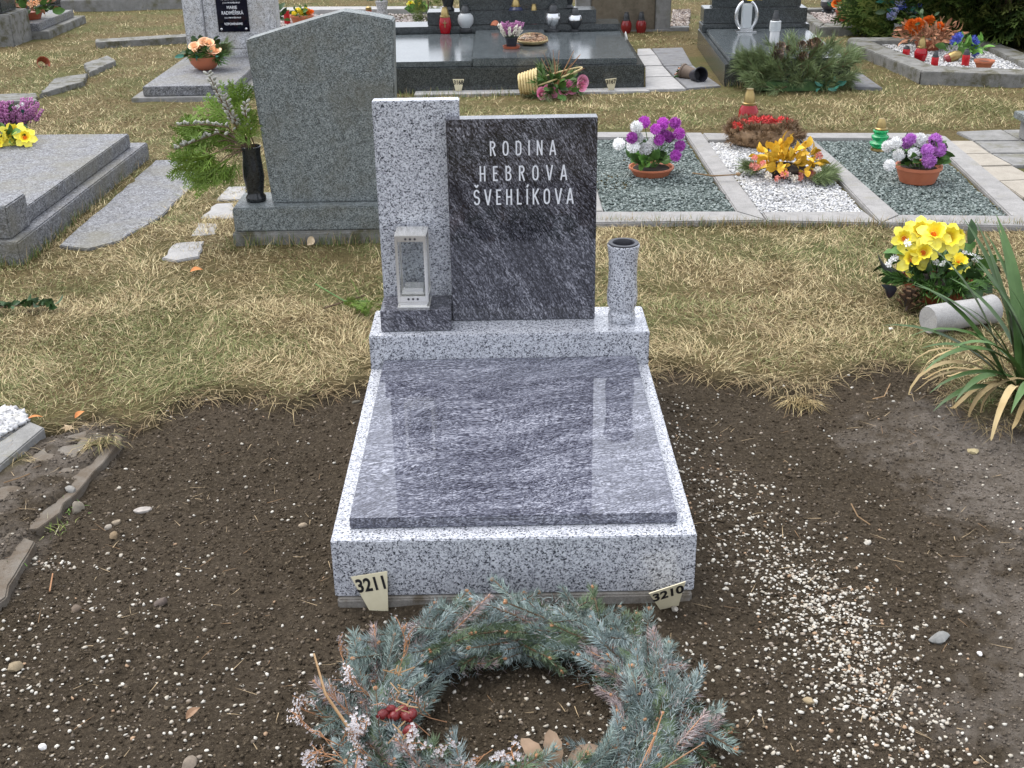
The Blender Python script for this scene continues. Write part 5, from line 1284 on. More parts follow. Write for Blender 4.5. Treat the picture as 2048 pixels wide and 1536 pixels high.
# ------------------------------------------------------------------ behind the wide tomb
bs = thing('headstone', 'brown sandstone headstone between pale pillars behind the two red lanterns', 'headstone', (1.25, 8.9, 0))
MB().box(0, .585, .04, .2, -.05, 1.0).obj('stone', BROWNST, bs, bevel=.008)
MB().box(-.14, -.003, .05, .25, -.05, .55).obj('pillar', CONC, bs, bevel=.01)
MB().box(.588, .725, 0, .2, -.05, .75).obj('pillar', CONC, bs, bevel=.01)
MB().box(-.15, .73, -.02, .0, -.05, .012).obj('footing', CONC, bs)
keep_off(rect(1.08, 2.0, 8.86, 9.2))
for lab, q in (('dark red lantern with grey cap, left of the pair before the brown headstone', (1.56, 8.9247, 0.0)), ('dark red lantern with grey cap, right of the pair before the brown headstone', (1.6957, 8.941, 0.0))):
    red_lantern((q[0], 8.82, 0), lab, .18, .05, DARKRED, CHARCOAL, 'red lanterns at the brown headstone')
pk = thing('gravel_bed', 'strip of brown gravel beside the brown headstone', 'gravel bed')
gravel(pk, [(1.9954, 9.0026), (2.1602, 9.0482), (2.3532, 10.2268), (2.1819, 10.248)], 900, .012, .022, [(.2, .15, .12), (.32, .27, .23), (.12, .09, .08), (.42, .38, .35)], 61, bedc=POTSOIL)
MB().prism([(1.9607, 8.8803), (2.1464, 8.891), (2.1624, 8.9999), (1.9867, 8.9718)], -.04, .03).obj('kerb', CONC, pk, bevel=.005)
keep_off([(1.9607, 8.8803), (2.1555, 8.8899), (2.3847, 10.301), (2.1821, 10.3261)])
# plot behind the grey headstone
kp = thing('kerbed_plot', 'pinkish gravel plot with pale kerb behind the grey headstone', 'grave plot')
gravel(kp, [(-2.0204, 9.0683), (-1.0432, 9.0864), (-0.0623, 9.1046), (-0.206, 10.2321), (-1.5533, 10.3563), (-2.2622, 10.2899)], 3200, .012, .02, PINKC, 62, bedc=PINKBED)
MB().prism([(-2.2698, 10.3284), (-1.5589, 10.3952), (-0.1592, 10.3411), (-0.1672, 10.5376), (-1.5991, 10.6741), (-2.3245, 10.6044)], -.04, .05).obj('kerb', CONC_L, kp, bevel=.006)
keep_off([(-2.0079, 9.0052), (-0.0577, 8.9782), (-0.1599, 10.6165), (-2.3405, 10.6853)])
b = (-1.504, 9.5206, 0.015); rg = random.Random(67)
t = thing('flower_bowl', 'terracotta bowl with yellow and orange blooms behind the grey headstone', 'flower pot', b)
bowl_part(t, .11, .10, TERRA)
for p in [(-1.5663, 9.5206, 0.1277), (-1.5297, 9.5206, 0.1595), (-1.4898, 9.5206, 0.1219), (-1.517, 9.5206, 0.1408), (-1.4577, 9.5206, 0.1584)]:
    q = local(b, p); link('blossom', YELF, t, (q[0], q[1] - .03, q[2]), aim((q[0], -.4, 1)), 1.1)
for p in [(-1.4313, 9.5206, 0.1302), (-1.4016, 9.5206, 0.139), (-1.4393, 9.5206, 0.1489)]:
    q = local(b, p); link('blossom', CARN_O, t, (q[0], q[1] - .03, q[2]), aim((q[0], -.4, 1)), .9)
leaves(t, [LF_M], 20, (0, 0, .1), .09, rg)
b = (-1.6743, 9.6769, 0.015)
lantern('grave_candle', 'slim red candle left of the terracotta bowl behind the grey headstone', b, [('candle', REDPL, [(.028, 0), (.03, .004), (.03, .115), (.026, .12)]), ('lid', GOLD, [(.029, .121), (.029, .13), (.01, .133)])])
b = (-0.9172, 10.09, 0.015)
lantern('grave_candle', 'small red and gold candle just showing above the grey headstone', b, [('candle', REDPL, [(.028, 0), (.03, .004), (.03, .06)]), ('lid', GOLD, [(.03, .061), (.03, .09), (.012, .10)])])
b = (-0.7693, 9.962, 0.015)
t = thing('stone_urn', 'pebbled stone urn with dark greenery behind the headstone peak', 'planter', b)
MB().lathe([(.055, 0), (.06, .02), (.05, .09), (.065, .16), (.06, .165), (.002, .15)], 16, cap=False).obj('urn', TERRAZZO_L, t, smooth=40)
leaves(t, [LF_D, LF_LD], 60, (0, 0, .2), .14, rg, zmin=-.1, sc=(.9, 1.4), squash=.8)
b = (-1.7474, 9.2505, 0.015); t = thing('green_plant', 'low green plant with a yellow flower behind the grey headstone', 'plant', b)
leaves(t, [LF_M, LF_D], 50, (0, 0, .08), .13, rg, zmin=-.1, sc=(.9, 1.5), squash=1.2)
link('blossom', YELF, t, (.02, -.05, .20), aim((0, -.5, 1)), 1.1)
b = (-0.4157, 9.9932, 0.015); t = thing('daffodil_clump', 'clump of growing yellow daffodils beside the small conifer', 'flowers', b)
leaves(t, [LF_B, LF_M], 36, (0, 0, .05), .10, rg, zmin=.2, sc=(1, 1.6), squash=1)
for i in range(4): link('daffodil', DAFF[i % 3], t, (rg.uniform(-.07, .07), rg.uniform(-.05, .05), rg.uniform(.12, .19)), aim((rg.uniform(-.6, .6), -.8, .5)), .7)
def conifer(label, loc, h, r, n, seed, name='conifer_bush', cat='bush', sc=1.0, squash=1.0, col=((.035, .065, .012), (.085, .13, .026), (.17, .20, .05))):
    rg = np.random.default_rng(seed); t = thing(name, label, cat, loc)
    MB().tube([(0, 0, -.02), (0, 0, h * .5), (0, 0, h * .9)], [r * .09, r * .06, .01], 8).obj('trunk', BARK, t, smooth=60)
    V, L_, S_, Cc = [], [], [], []; kb = 0
    fan = FAN[0]; fv = [np.array([v_.co[:] for v_ in m_.vertices]) for m_ in FAN]; ff = [[tuple(p.vertices) for p in m_.polygons] for m_ in FAN]
    for i in range(n):
        zt = rg.random() ** 1.5; a = rg.uniform(0, 6.283); prof = math.sin(math.pi * min(1, .32 + .68 * zt)) ** .7 if squash == 1.0 else (1 - zt * .55)
        lump = .78 + .5 * float(vnoise(np.array([a * 2.2]), np.array([zt * 6]), 1.0, seed)[0])
        rr = r * prof * lump * (rg.uniform(.55, 1.0) ** .5); p = Vector((rr * math.cos(a), rr * math.sin(a), h * zt))
        d = Vector((math.cos(a), math.sin(a), rg.uniform(-.35, .9))).normalized(); q = aim(d, rg.uniform(0, 6.283)); s_ = sc * rg.uniform(.8, 1.4); k = int(rg.integers(0, 3))
        m_ = np.array(q.to_matrix()) * s_; vv = fv[k] @ m_.T + np.array(p); V.append(vv)
        for f_ in ff[k]: L_.extend([kb + j for j in f_]); S_.append(len(f_))
        c = np.array(col[int(rg.integers(0, 3))]) * rg.uniform(.8, 1.25); Cc.append(np.tile(c, (len(vv), 1))); kb += len(vv)
    link('crown', big_mesh('crown', np.concatenate(V), L_, S_, BLADE, np.concatenate(Cc)), t); return t
conifer('small cone shaped conifer behind the grey headstone beside daffodils', (-0.2819, 9.5508, 0.015), .34, .10, 130, 71, sc=.45, squash=.9)

# ------------------------------------------------------------------ paving between the two dark tombs
rows_l = [(1.5589, 7.8423), (1.6699, 7.8571), (1.6759, 7.5267), (1.5239, 7.5171)], [(1.5294, 7.4921), (1.677, 7.502), (1.6667, 7.0348), (1.4871, 7.0294)], [(1.5307, 7.003), (1.6677, 7.0124), (1.6812, 6.564), (1.4806, 6.5618)], [(1.4783, 6.5418), (1.6822, 6.5436), (1.7111, 6.0783), (1.4243, 6.0663)]
for k, (q, lab) in enumerate(zip(rows_l, ('furthest', 'second furthest', 'second nearest', 'nearest'))):
    slab('paving_slab', lab + ' of the pale slabs along the right side of the wide dark tomb', q, CONC_L, -.05, .010 + .001 * (k % 2), group='pale slabs beside the dark tomb')
rows_r = [(1.6782, 7.8563), (1.9427, 7.8817), (1.9002, 7.0351), (1.6754, 7.0116)], [(1.6764, 6.9893), (1.9007, 7.0126), (1.9286, 6.6029), (1.6922, 6.563)], [(1.6932, 6.5426), (1.9328, 6.582), (1.973, 6.1669), (1.7207, 6.0958)]
for k, (q, lab) in enumerate(zip(rows_r, ('furthest', 'middle', 'nearest'))):
    slab('paving_slab', lab + ' of the grey slabs between the two dark tombs', q, CONC_SLATE, -.05, .009 + .001 * (k % 2), group='grey slabs between the dark tombs')
keep_off([(1.5674, 7.9187), (1.9503, 7.9323), (1.9881, 6.1896), (1.7149, 6.1017), (1.4167, 6.0907)])
b = (1.5387, 7.4666, 0.012)
t = thing('white_plate', 'white plastic lid leaning on the side of the wide dark tomb', 'lid', (1.432, b[1] + .05, .10)); t.rotation_euler = (0, R(80), 0)
MB().lathe([(.002, 0), (.09, 0), (.10, .008), (.095, .01), (.088, .004)], 24, cap=False).obj('lid', WHITEPL, t, smooth=40)
for k, (lab, px_, rot_, soil_) in enumerate((('black plastic pot lying on its side with open mouth on the grey slabs', (1.8356, 6.3754, 0.05), (R(78), 0, R(20)), False), ('tipped plant pot with dead plant roots behind the black pot', (1.7872, 6.489, 0.045), (R(-80), 0, R(50)), True))):
    t = thing('plant_pot', lab, 'pot', px_); t.rotation_euler = rot_
    MB().lathe([(.002, -.05), (.042, -.05), (.052, .04), (.057, .04), (.057, .052), (.050, .052), (.040, -.04), (.002, -.042)], 22, cap=False).obj('pot', BLACKPL if k == 0 else noisy('brown_pot', (.10, .07, .05), (.16, .12, .09), 12, .7), t, smooth=40)
    if soil_: leaves(t, [LF_BR, LF_D, LF_M], 26, (0, 0, .06), .05, rg, sc=(.3, .6))

# ------------------------------------------------------------------ dark tomb at back right
rt = thing('tomb', 'dark granite tomb with silver lantern and pine arrangement at back right', 'tomb', (2.0, 6.2, 0), R(-2.5))
MB().box(0, .885, 0, 1.75, -.05, .152).obj('base', GR_DARK, rt, bevel=.006)
MB().box(.035, .85, .03, 1.46, .1535, .186).obj('cover_slab', GR_DARKTOP, rt, bevel=.005)
MB().box(.005, .88, 1.5, 1.74, .1535, .215).obj('rear_step', GR_DARK, rt, bevel=.005)
MB().box(.02, .865, 1.56, 1.80, .2165, .335).obj('pedestal', GR_DARK, rt, bevel=.005)
hd = MB().box(.09, .82, 1.62, 1.78, .3365, 1.1).obj('headstone', GR_DARK, rt, bevel=.006)
link('lettering', text_mesh('VZPOMÍNÁME', .035, GOLD, .0004, .9, name='lettering'), hd, (.40, 1.618, .40), (R(90), 0, 0))
keep_off(rect(1.9, 2.95, 6.1, 8.05))
slab('paving_slab', 'grey paving slab at the right foot of the back right dark tomb', [(2.8675, 6.0519), (3.073, 5.9973), (3.0855, 6.5797), (3.0128, 6.5864)], CONC_SLATE, -.05, .010)
b = (2.3881, 7.4938, 0.187)
t = thing('grave_lantern', 'oval silver ring lantern with white frosted centre on the back right tomb', 'lantern', b)
for s_ in (-1, 1):
    MB().tube([(s_ * .083 * math.sin(a), 0, .125 - .115 * math.cos(a)) for a in np.linspace(.35, 2.75, 18)], [.010 + .006 * math.sin(i / 17 * math.pi) for i in range(18)], 8).obj('ring_arm', SILVER, t, smooth=60)
MB().box(-.038, .038, -.03, .03, .03, .215).obj('frosted_panel', SMOKED, t, bevel=.006)
MB().box(-.05, .05, -.04, .04, .008, .0285).box(-.082, .082, -.045, .045, 0, .0078).obj('base', SILVER, t, bevel=.003)
link('flower', ball_flower('yellow_bloom', P_YEL, .024, 30, .5, .4, 77, .3, True), t, (.02, -.01, .245), aim((0, -.4, 1)))
b = (2.49, 6.8901, 0.187)
lantern('grave_candle', 'white candle in frosted holder behind the pine arrangement', b, [('candle', WHITEPL, [(.034, 0), (.036, .004), (.036, .09)]), ('holder', SMOKED, [(.042, .091), (.044, .12), (.042, .16), (.036, .165)]), ('cap', CHARCOAL, cap_prof(.166, .030, .07))])
b = (2.4943, 6.2975, 0.0); rg = random.Random(73); b = (b[0], 6.06, 0)
t = thing('pine_arrangement', 'large pine branch arrangement with brown cones in front of the back right tomb', 'flowers', b)
for i in range(150):
    u = rg.uniform(-1, 1); x_ = u * .33; zt = rg.random(); z_ = .03 + zt * .26 * (1 - .45 * abs(u)); y_ = rg.uniform(-.10, .04) + zt * .14
    d = Vector((u * 1.1 + rg.uniform(-.5, .5), -.7 + zt * .9 + rg.uniform(-.4, .4), rg.uniform(-.35, .7) + zt * .5))
    link('pine_sprig', rg.choice(PINE), t, (x_, y_, z_), aim(d, rg.uniform(0, 6)), rg.uniform(.8, 1.35))
for p in [(2.3361, 6.05, 0.2701), (2.4507, 6.05, 0.2683), (2.5014, 6.05, 0.2843), (2.5594, 6.05, 0.2935), (2.5856, 6.05, 0.3099), (2.3262, 6.05, 0.2195), (2.4711, 6.05, 0.2341), (2.6042, 6.05, 0.3331)]:
    q = local(b, p); link('pine_cone', CONE_M, t, (q[0], q[1] + rg.uniform(-.04, .08), q[2] - .02), aim((rg.uniform(-.9, .9), -.6, rg.uniform(.2, .9))), rg.uniform(1.0, 1.3))
MB().prism([(.30 * math.cos(a), .09 * math.sin(a)) for a in np.linspace(0, 6.1, 16)], 0, .06).obj('tray', LEAF_D, t)
leaves(t, [LF_T], 16, (.16, -.12, .03), .10, rg, sc=(.6, 1))

# ------------------------------------------------------------------ right kerbed plot with candles
kx = thing('kerbed_plot', 'mossy concrete kerbed plot of white gravel with red candles at the right', 'grave plot', (0, 0, 0))
qprism(kx, 'kerb', [(3.4031, 6.2018), (4.339, 5.9218), (4.3953, 6.13), (3.5053, 6.4589)], -.05, .08, CONC_OLD, .01)
qprism(kx, 'kerb', [(3.406, 6.2215), (3.5766, 6.4311), (3.4475, 7.6379), (3.249, 7.619)], -.05, .078, CONC_OLD, .01)
qprism(kx, 'kerb', [(3.2599, 7.6444), (4.4613, 7.5967), (4.4611, 7.7594), (3.3338, 7.826)], -.05, .076, CONC_OLD, .01)
qprism(kx, 'kerb', [(4.2552, 7.4606), (4.4222, 7.5478), (4.4377, 6.146), (4.25, 6.1634)], -.05, .077, CONC_OLD, .01)
PLT = [(3.6512, 6.659), (4.3493, 6.3836), (4.3668, 7.7132), (3.5304, 7.8822)]
gravel(kx, PLT, 4200, .009, .016, WHITEC, 81, z=.035, bedc=WHITEBED)
keep_off([(3.4423, 8.3574), (4.7339, 8.2759), (4.5603, 6.3085), (3.5273, 6.5846)])
red_lantern((3.6189, 6.8823, 0.04), 'red glass lantern with tall gold cap beside the dried carnations', .17, .05, REDGLASS, GOLD, 'red candles on the right kerbed plot', .55)
def red_candle(base, lab, h, r, capm):
    return lantern('grave_candle', lab, base, [('candle', REDPL, [(r * .95, 0), (r, .004), (r, h * .62), (r * .95, h * .66)]), ('lid', capm, cap_prof(h * .661, r * .95, h * .36))], 'red candles on the right kerbed plot')
red_candle((3.6165, 6.5558, 0.04), 'slim red candle with grey lid nearest the front kerb of the right plot', .12, .026, CHARCOAL)
red_candle((3.5994, 7.1621, 0.04), 'short red candle at the left of the dried carnations', .065, .028, CHARCOAL)
red_candle((3.876, 6.6377, 0.04), 'red candle with dark lid left of the terracotta bowl', .12, .028, CHARCOAL)
b = (3.8262, 6.7953, 0.04)
t = thing('grave_lantern', 'tipped brown lantern with red base lying on the white gravel', 'lantern', (b[0], b[1], b[2] + .035)); t.rotation_euler = (R(12), R(68), R(15))
MB().lathe([(.03, -.055), (.036, -.045), (.036, -.02)], 16).obj('base', DARKRED, t, smooth=40); MB().lathe([(.038, -.0195), (.04, .03), (.03, .06), (.018, .075)], 16).obj('cap', GOLD, t, smooth=40)
b = (3.9302, 6.4225, 0.04); t = thing('terracotta_bowl', 'empty terracotta bowl at the front kerb of the right plot', 'pot', b); bowl_part(t, .07, .075, TERRA, base=.65)
b = (3.8335, 7.3572, 0.04); rg = random.Random(83)
t = thing('dried_arrangement', 'dried brown leaf arrangement topped with orange carnations on the right plot', 'flowers', b)
leaves(t, [LF_BR, LF_BR], 260, (0, 0, .09), .27, rg, 'dry_leaf', -.15, .8, (.5, .95), .55)
for p in [(3.6575, 7.3572, 0.2557), (3.7118, 7.3572, 0.2663), (3.7038, 7.3572, 0.205), (3.7746, 7.3572, 0.273), (3.8025, 7.3572, 0.2726), (3.8834, 7.3572, 0.2329), (3.9095, 7.3572, 0.2171), (3.6818, 7.3572, 0.1899), (3.7318, 7.3572, 0.2353), (3.649, 7.3572, 0.2289)]:
    q = local(b, p); link('carnation', CARN_O, t, (q[0], q[1] - .05, q[2]), aim((q[0], -.6, .7)), rg.uniform(1.0, 1.4))
stems(t, (0, 0, .05), [(-.12, 0, .26), (.1, 0, .26), (0, 0, .28)], DRYST)
leaves(t, [LF_D], 18, (-.05, 0, .22), .12, rg)
MB().lathe([(.08, 0), (.11, .06), (.10, .06), (.002, .05)], 16, cap=False).obj('pot', TERRA_D, t)
for lab, bb, pts in (('blue hyacinth-like flower with leaves behind the fallen lantern', (3.9201, 6.921, 0.04), [(3.8773, 6.921, 0.2047), (3.8959, 6.921, 0.1822), (3.8662, 6.921, 0.1752), (3.8992, 6.921, 0.2118)]),
                     ('taller blue flower spike behind the terracotta bowl', (4.0428, 6.9091, 0.04), [(4.009, 6.9091, 0.1896), (4.0013, 6.9091, 0.1638), (4.0314, 6.9091, 0.167), (4.0206, 6.9091, 0.1375), (4.0361, 6.9091, 0.085), (4.0481, 6.9091, 0.1072)])):
    t = thing('blue_flower', lab, 'flowers', bb)
    for p in pts:
        q = local(bb, p); link('blossom', HYDR, t, (q[0], q[1] - .02, q[2]), aim((q[0], -.5, .6)), rg.uniform(.7, 1.0))
    leaves(t, [LF_B, LF_M], 16, (-.03, 0, .05), .10, rg, zmin=.1, squash=1, sc=(1, 1.6)); stems(t, (0, 0, 0), [(0, 0, .15)])
b = (3.8312, 8.0891, 0.0)
t = thing('white_vase', 'white cone vase of pale blue flowers behind the right kerbed plot', 'vase', b)
MB().lathe([(.045, 0), (.05, .01), (.058, .13), (.063, .15), (.055, .15), (.045, .05)], 20, cap=False).obj('body', WHITEPL, t, smooth=40)
for p in [(3.7836, 8.0891, 0.3181), (3.7494, 8.0891, 0.2493), (3.8084, 8.0891, 0.2892), (3.8765, 8.0891, 0.2555), (3.933, 8.0891, 0.2464), (3.733, 8.0891, 0.2085), (3.9507, 8.0891, 0.2747), (3.8333, 8.0891, 0.362)]:
    q = local(b, p); link('blossom', BLU_L if rg.random() < .7 else HYDR, t, (q[0], q[1] - .04, q[2]), aim((q[0] * 2, -.6, .6)), rg.uniform(1.0, 1.4))
leaves(t, [LF_T, LF_D, LF_T], 46, (0, 0, .26), .18, rg, zmin=-.5, sc=(.9, 1.7), squash=.9); stems(t, (0, 0, .13), [(-.06, 0, .3), (.08, 0, .32), (0, 0, .35)])
# far plot with orange flower pot
ky = thing('kerbed_plot', 'far kerbed plot of pinkish gravel with the orange flower pot at the upper right', 'grave plot')
qprism(ky, 'kerb', [(3.222, 8.3883), (4.3005, 8.4502), (4.3193, 8.6377), (3.3334, 8.656)], -.05, .08, CONC_OLD, .01)
qprism(ky, 'kerb', [(3.2251, 8.4185), (3.3291, 8.6565), (3.3614, 9.6194), (3.2454, 9.5595)], -.05, .078, CONC_OLD, .01)
qprism(ky, 'kerb', [(3.2583, 9.595), (4.6236, 9.6876), (4.654, 9.8386), (3.3107, 9.7389)], -.05, .076, CONC_OLD, .01)
gravel(ky, [(3.4001, 8.9419), (4.4205, 8.9221), (4.723, 10.0004), (3.4426, 9.9286)], 2600, .012, .02, PINKC, 82, z=.04, bedc=PINKBED)
keep_off([(3.4623, 10.4858), (4.984, 10.5802), (4.4296, 8.73), (3.3055, 8.7312)])
b = (3.6394, 9.0426, 0.045)
mum_pot('large terracotta pot of orange roses with greenery on the far right plot', b, .11, .10, [], [(3.5116, 9.0426, 0.2033), (3.5775, 9.0426, 0.2377), (3.6499, 9.0426, 0.21), (3.7013, 9.0426, 0.2491), (3.7511, 9.0426, 0.2173), (3.5415, 9.0426, 0.2736), (3.6656, 9.0426, 0.2805), (3.6063, 9.0426, 0.184)], ROSE_OR, [LF_D, LF_M, LF_T], 75, .17, 'potted_roses', 1.5, TERRA_D)
b = (3.5918, 9.5719, 0.045)
lantern('grave_lantern', 'dark glass lantern beside the orange flower pot', b, [('base', CHARCOAL, [(.06, 0), (.06, .02), (.04, .03)]), ('glass', noisy('smoked_dark_glass', (.03, .03, .035), (.10, .10, .11), 14, .12), [(.04, .031), (.075, .07), (.075, .11), (.045, .14)]), ('cap', CHARCOAL, cap_prof(.141, .05, .08))])
b = (4.0014, 9.3079, 0.045); t = thing('green_plant', 'loose yellow-green shrubby plant right of the orange flower pot', 'plant', b)
leaves(t, [LF_M, LF_B, FERN[0], FERN[1]], 90, (0, 0, .18), .24, rg, zmin=-.5, sc=(1.0, 1.9), squash=1.0); stems(t, (0, 0, 0), [(.02, 0, .2), (-.08, 0, .25)])

# thuja bush in the upper right corner
tb = (4.5512, 7.7441, 0.0); conifer('big dark green thuja bush in the upper right corner', (tb[0] + .25, tb[1] + .65, 0), 1.9, .95, 5200, 91, 'thuja_bush', 'bush', 1.5, 1.0)
keep_off([(tb[0] + .25 + .75 * math.cos(a), tb[1] + .65 + .7 * math.sin(a)) for a in np.linspace(0, 6.28, 20)])

# ------------------------------------------------------------------ lower left: buried slab and kerb
slab('old_kerb', 'grey concrete kerb beside the white gravel at the left picture edge', [(-1.0692, 0.5126), (-0.996, 0.8958), (-1.0541, 0.9389), (-1.1402, 0.6878)], CONC, -.06, .016, 'kerb')
pk = thing('gravel_plot', 'patch of coarse white gravel at the left picture edge', 'gravel bed')
gravel(pk, [(-1.1793, 0.7076), (-1.0676, 0.9628), (-1.1427, 1.0399), (-1.3103, 1.0251)], 900, .010, .017, WHITEC, 95, z=.006, bedc=WHITEBED)
keep_off([(-1.1008, 0.5173), (-1.0017, 0.9157), (-1.1293, 1.0466), (-1.3163, 1.0397)])
slab('buried_slab', 'old stone slab half covered with soil along the left edge of the dug soil', [(-0.7547, 0.8726), (-0.7805, 0.6628), (-0.7889, 0.5337), (-0.8041, 0.4796), (-0.7988, 0.4316), (-0.8282, 0.3507), (-0.998, 0.3316), (-1.0506, 0.4615), (-0.9599, 0.8739), (-0.8636, 0.9548)], CONC_SOILED, -.07, -.012, 'slab', bevel=.002)
slab('buried_slab', 'broken corner of a pale stone slab in the soil at the lower left edge', [(-0.8154, 0.2889), (-0.8069, 0.2294), (-0.8089, 0.1389), (-0.7923, 0.0423), (-0.8448, -0.0466), (-0.993, 0.3192), (-0.8958, 0.3381)], CONC_SOILED, -.07, -.010, 'slab', bevel=.008)

# ------------------------------------------------------------------ grass
def scatter_rect(n, x0, x1, y0, y1, rg): return rg.uniform((x0, y0), (x1, y1), (n, 2))
zones = [(105000, -1.75, 2.75, .72, 2.0), (105000, -2.1, 3.3, 2.0, 3.6), (84000, -3.0, 4.2, 3.6, 5.6), (70000, -4.0, 5.2, 5.6, 8.4), (52000, -5.8, 6.6, 8.4, 13.0), (16000, -8, 9, 13, 20)]
RT, AZ, LE, BE, LN, WD, CO = [], [], [], [], [], [], []
for zi, (n, x0, x1, y0, y1) in enumerate(zones):
    rg = np.random.default_rng(200 + zi); p = scatter_rect(n, x0, x1, y0, y1, rg); x, y = p.T
    s = soil_mask(x, y); den = vnoise(x, y, 4, 41) * .6 + vnoise(x, y, 13, 42) * .4
    s2 = np.mean([soil_mask(x + .09 * math.cos(q_), y + .09 * math.sin(q_)) for q_ in np.arange(0, 6.28, 1.05)], 0) * .5 + s * .5
    ok = (rg.random(n) > s2 * 1.12 + .25 * (s2 > .15)) & (rg.random(n) < np.clip(den * 1.9 - .12, .25, 1))
    for pg in NOGRASS: ok &= ~inside(x, y, pg)
    x, y = x[ok], y[ok]; m = len(x); s = soil_mask(x, y)
    green = np.clip((vnoise(x, y, 1.1, 51) * .5 + vnoise(x, y, 4.5, 52) * .5 - .42) * 4.0, 0, 1)
    green = np.clip(green + .10 + .16 * (y > 4.2), 0, 1)
    k = rg.random(m); straw = np.where((k < .5)[:, None], (.48, .39, .215), (.37, .29, .15)); straw = np.where((k > .86)[:, None], (.64, .545, .32), straw); straw = np.where((k < .18)[:, None], (.20, .135, .07), straw)
    gr = np.where((rg.random(m) < .5)[:, None], (.20, .205, .08), (.145, .17, .055))
    c = np.where((rg.random(m) < green * .62)[:, None], gr, straw) * rg.uniform(.75, 1.2, (m, 1))
    zz = gz(x, y, s)
    swirl = vnoise(x, y, 2.3, 61) * 12.56
    flat = rg.random(m)
    far = np.clip((y - 1) / 8, 0, 1)
    RT.append(np.column_stack([x, y, zz - .002])); AZ.append(np.where(rg.random(m) < .5, swirl + rg.normal(0, .7, m), rg.uniform(0, 6.283, m)))
    LE.append(np.where(flat < .74, rg.uniform(.95, 1.5, m), rg.uniform(.1, .95, m))); BE.append(rg.uniform(-.1, .75, m))
    LN.append(rg.uniform(.018, .058, m) * (1 + .35 * vnoise(x, y, 6, 62)) * np.where(flat < .74, 1.1, .55)); WD.append(rg.uniform(.0010, .0024, m) * (1 + far * 1.3)); CO.append(c)
# longer blades against the stones and long straw on the torn edge of the turf
def edge_grass(lines, per_m, lmin, lmax, gfrac, seed, up=True):
    rg = np.random.default_rng(seed)
    for (xa, ya), (xb, yb) in lines:
        L = math.hypot(xb - xa, yb - ya); n = int(L * per_m); u = rg.random(n)
        x = xa + (xb - xa) * u + rg.normal(0, .012, n); y = ya + (yb - ya) * u + rg.normal(0, .012, n) - .012
        RT.append(np.column_stack([x, y, gz(x, y) - .002])); AZ.append(rg.uniform(0, 6.283, n)); LE.append(rg.uniform(.05, .6, n) if up else rg.uniform(.8, 1.6, n)); BE.append(rg.uniform(0, .8, n))
        LN.append(rg.uniform(lmin, lmax, n)); WD.append(rg.uniform(.0016, .003, n))
        g = rg.random(n) < gfrac; CO.append(np.where(g[:, None], (.11, .16, .04), (.34, .26, .13)) * rg.uniform(.7, 1.2, (n, 1)))
edge_grass([((-.82, 2.70), (.02, 2.70)), ((-.5, 6.02), (.9, 6.02)), ((2.0, 6.17), (2.9, 6.1)), ((-1.64, 2.5), (-1.62, 4.3)), ((-2.2, 2.49), (-1.66, 2.49))], 420, .03, .09, .6, 301)
edge_grass([((0.8588, 2.9448), (2.8544, 2.7765))], 700, .03, .075, .35, 302)
rg = np.random.default_rng(310); n = 26000
p = scatter_rect(n, -1.2, 2.4, .72, 1.7, rg); s = soil_mask(p[:, 0], p[:, 1]); e = (s > .03) & (s < .97) & ~inside(p[:, 0], p[:, 1], rect(-.02, .87, -.1, 1.2)); p = p[e]; n = len(p)
RT.append(np.column_stack([p, gz(p[:, 0], p[:, 1]) + .002])); AZ.append(rg.uniform(3.4, 6.0, n)); LE.append(rg.uniform(.9, 1.75, n)); BE.append(rg.uniform(-.2, .9, n)); LN.append(rg.uniform(.05, .13, n)); WD.append(rg.uniform(.0012, .0024, n))
CO.append(np.where((rg.random(n) < .7)[:, None], (.36, .28, .15), (.22, .15, .08)) * rg.uniform(.7, 1.2, (n, 1)))
gme = blades('dry_grass', np.concatenate(RT), np.concatenate(AZ), np.concatenate(LE), np.concatenate(BE), np.concatenate(LN), np.concatenate(WD), BLADE, np.concatenate(CO))
tag(link('dry_grass', gme), 'short matted dry grass, straw coloured with greener patches', kind='stuff')

# ------------------------------------------------------------------ soil crumbs, pebbles, stones, litter
rg = np.random.default_rng(400)
p = scatter_rect(106000, -1.0, 2.85, -.72, 1.35, rg); x, y = p.T; ok = (soil_mask(x, y) > .5) & ~inside(x, y, rect(-.015, .865, -.02, 1.25)); ok &= rg.random(len(x)) < np.clip(1.15 - y * .55, .3, 1)
x, y = x[ok], y[ok]; n = len(x); sz = .0017 + .0055 * rg.random(n) ** 3.6
pm = pale_mask(x, y)
k = rg.random((n, 1)); c = np.where(k < .45, (.060, .046, .031), (.118, .093, .064)); c = np.where(k > .84, (.19, .155, .12), c) * rg.uniform(.6, 1.3, (n, 1)); c = c * (1 - pm[:, None]) + pm[:, None] * np.array((.17, .145, .12)) * rg.uniform(.6, 1.2, (n, 1))
tag(link('soil_crumbs', rocks('soil_crumbs', np.column_stack([x, y, gz(x, y) + sz * .18]), sz, CLOD, c, flat=.8, jit=.35, fine=False, seed=401)), 'dark loose soil crumbs over the dug ground', kind='stuff')

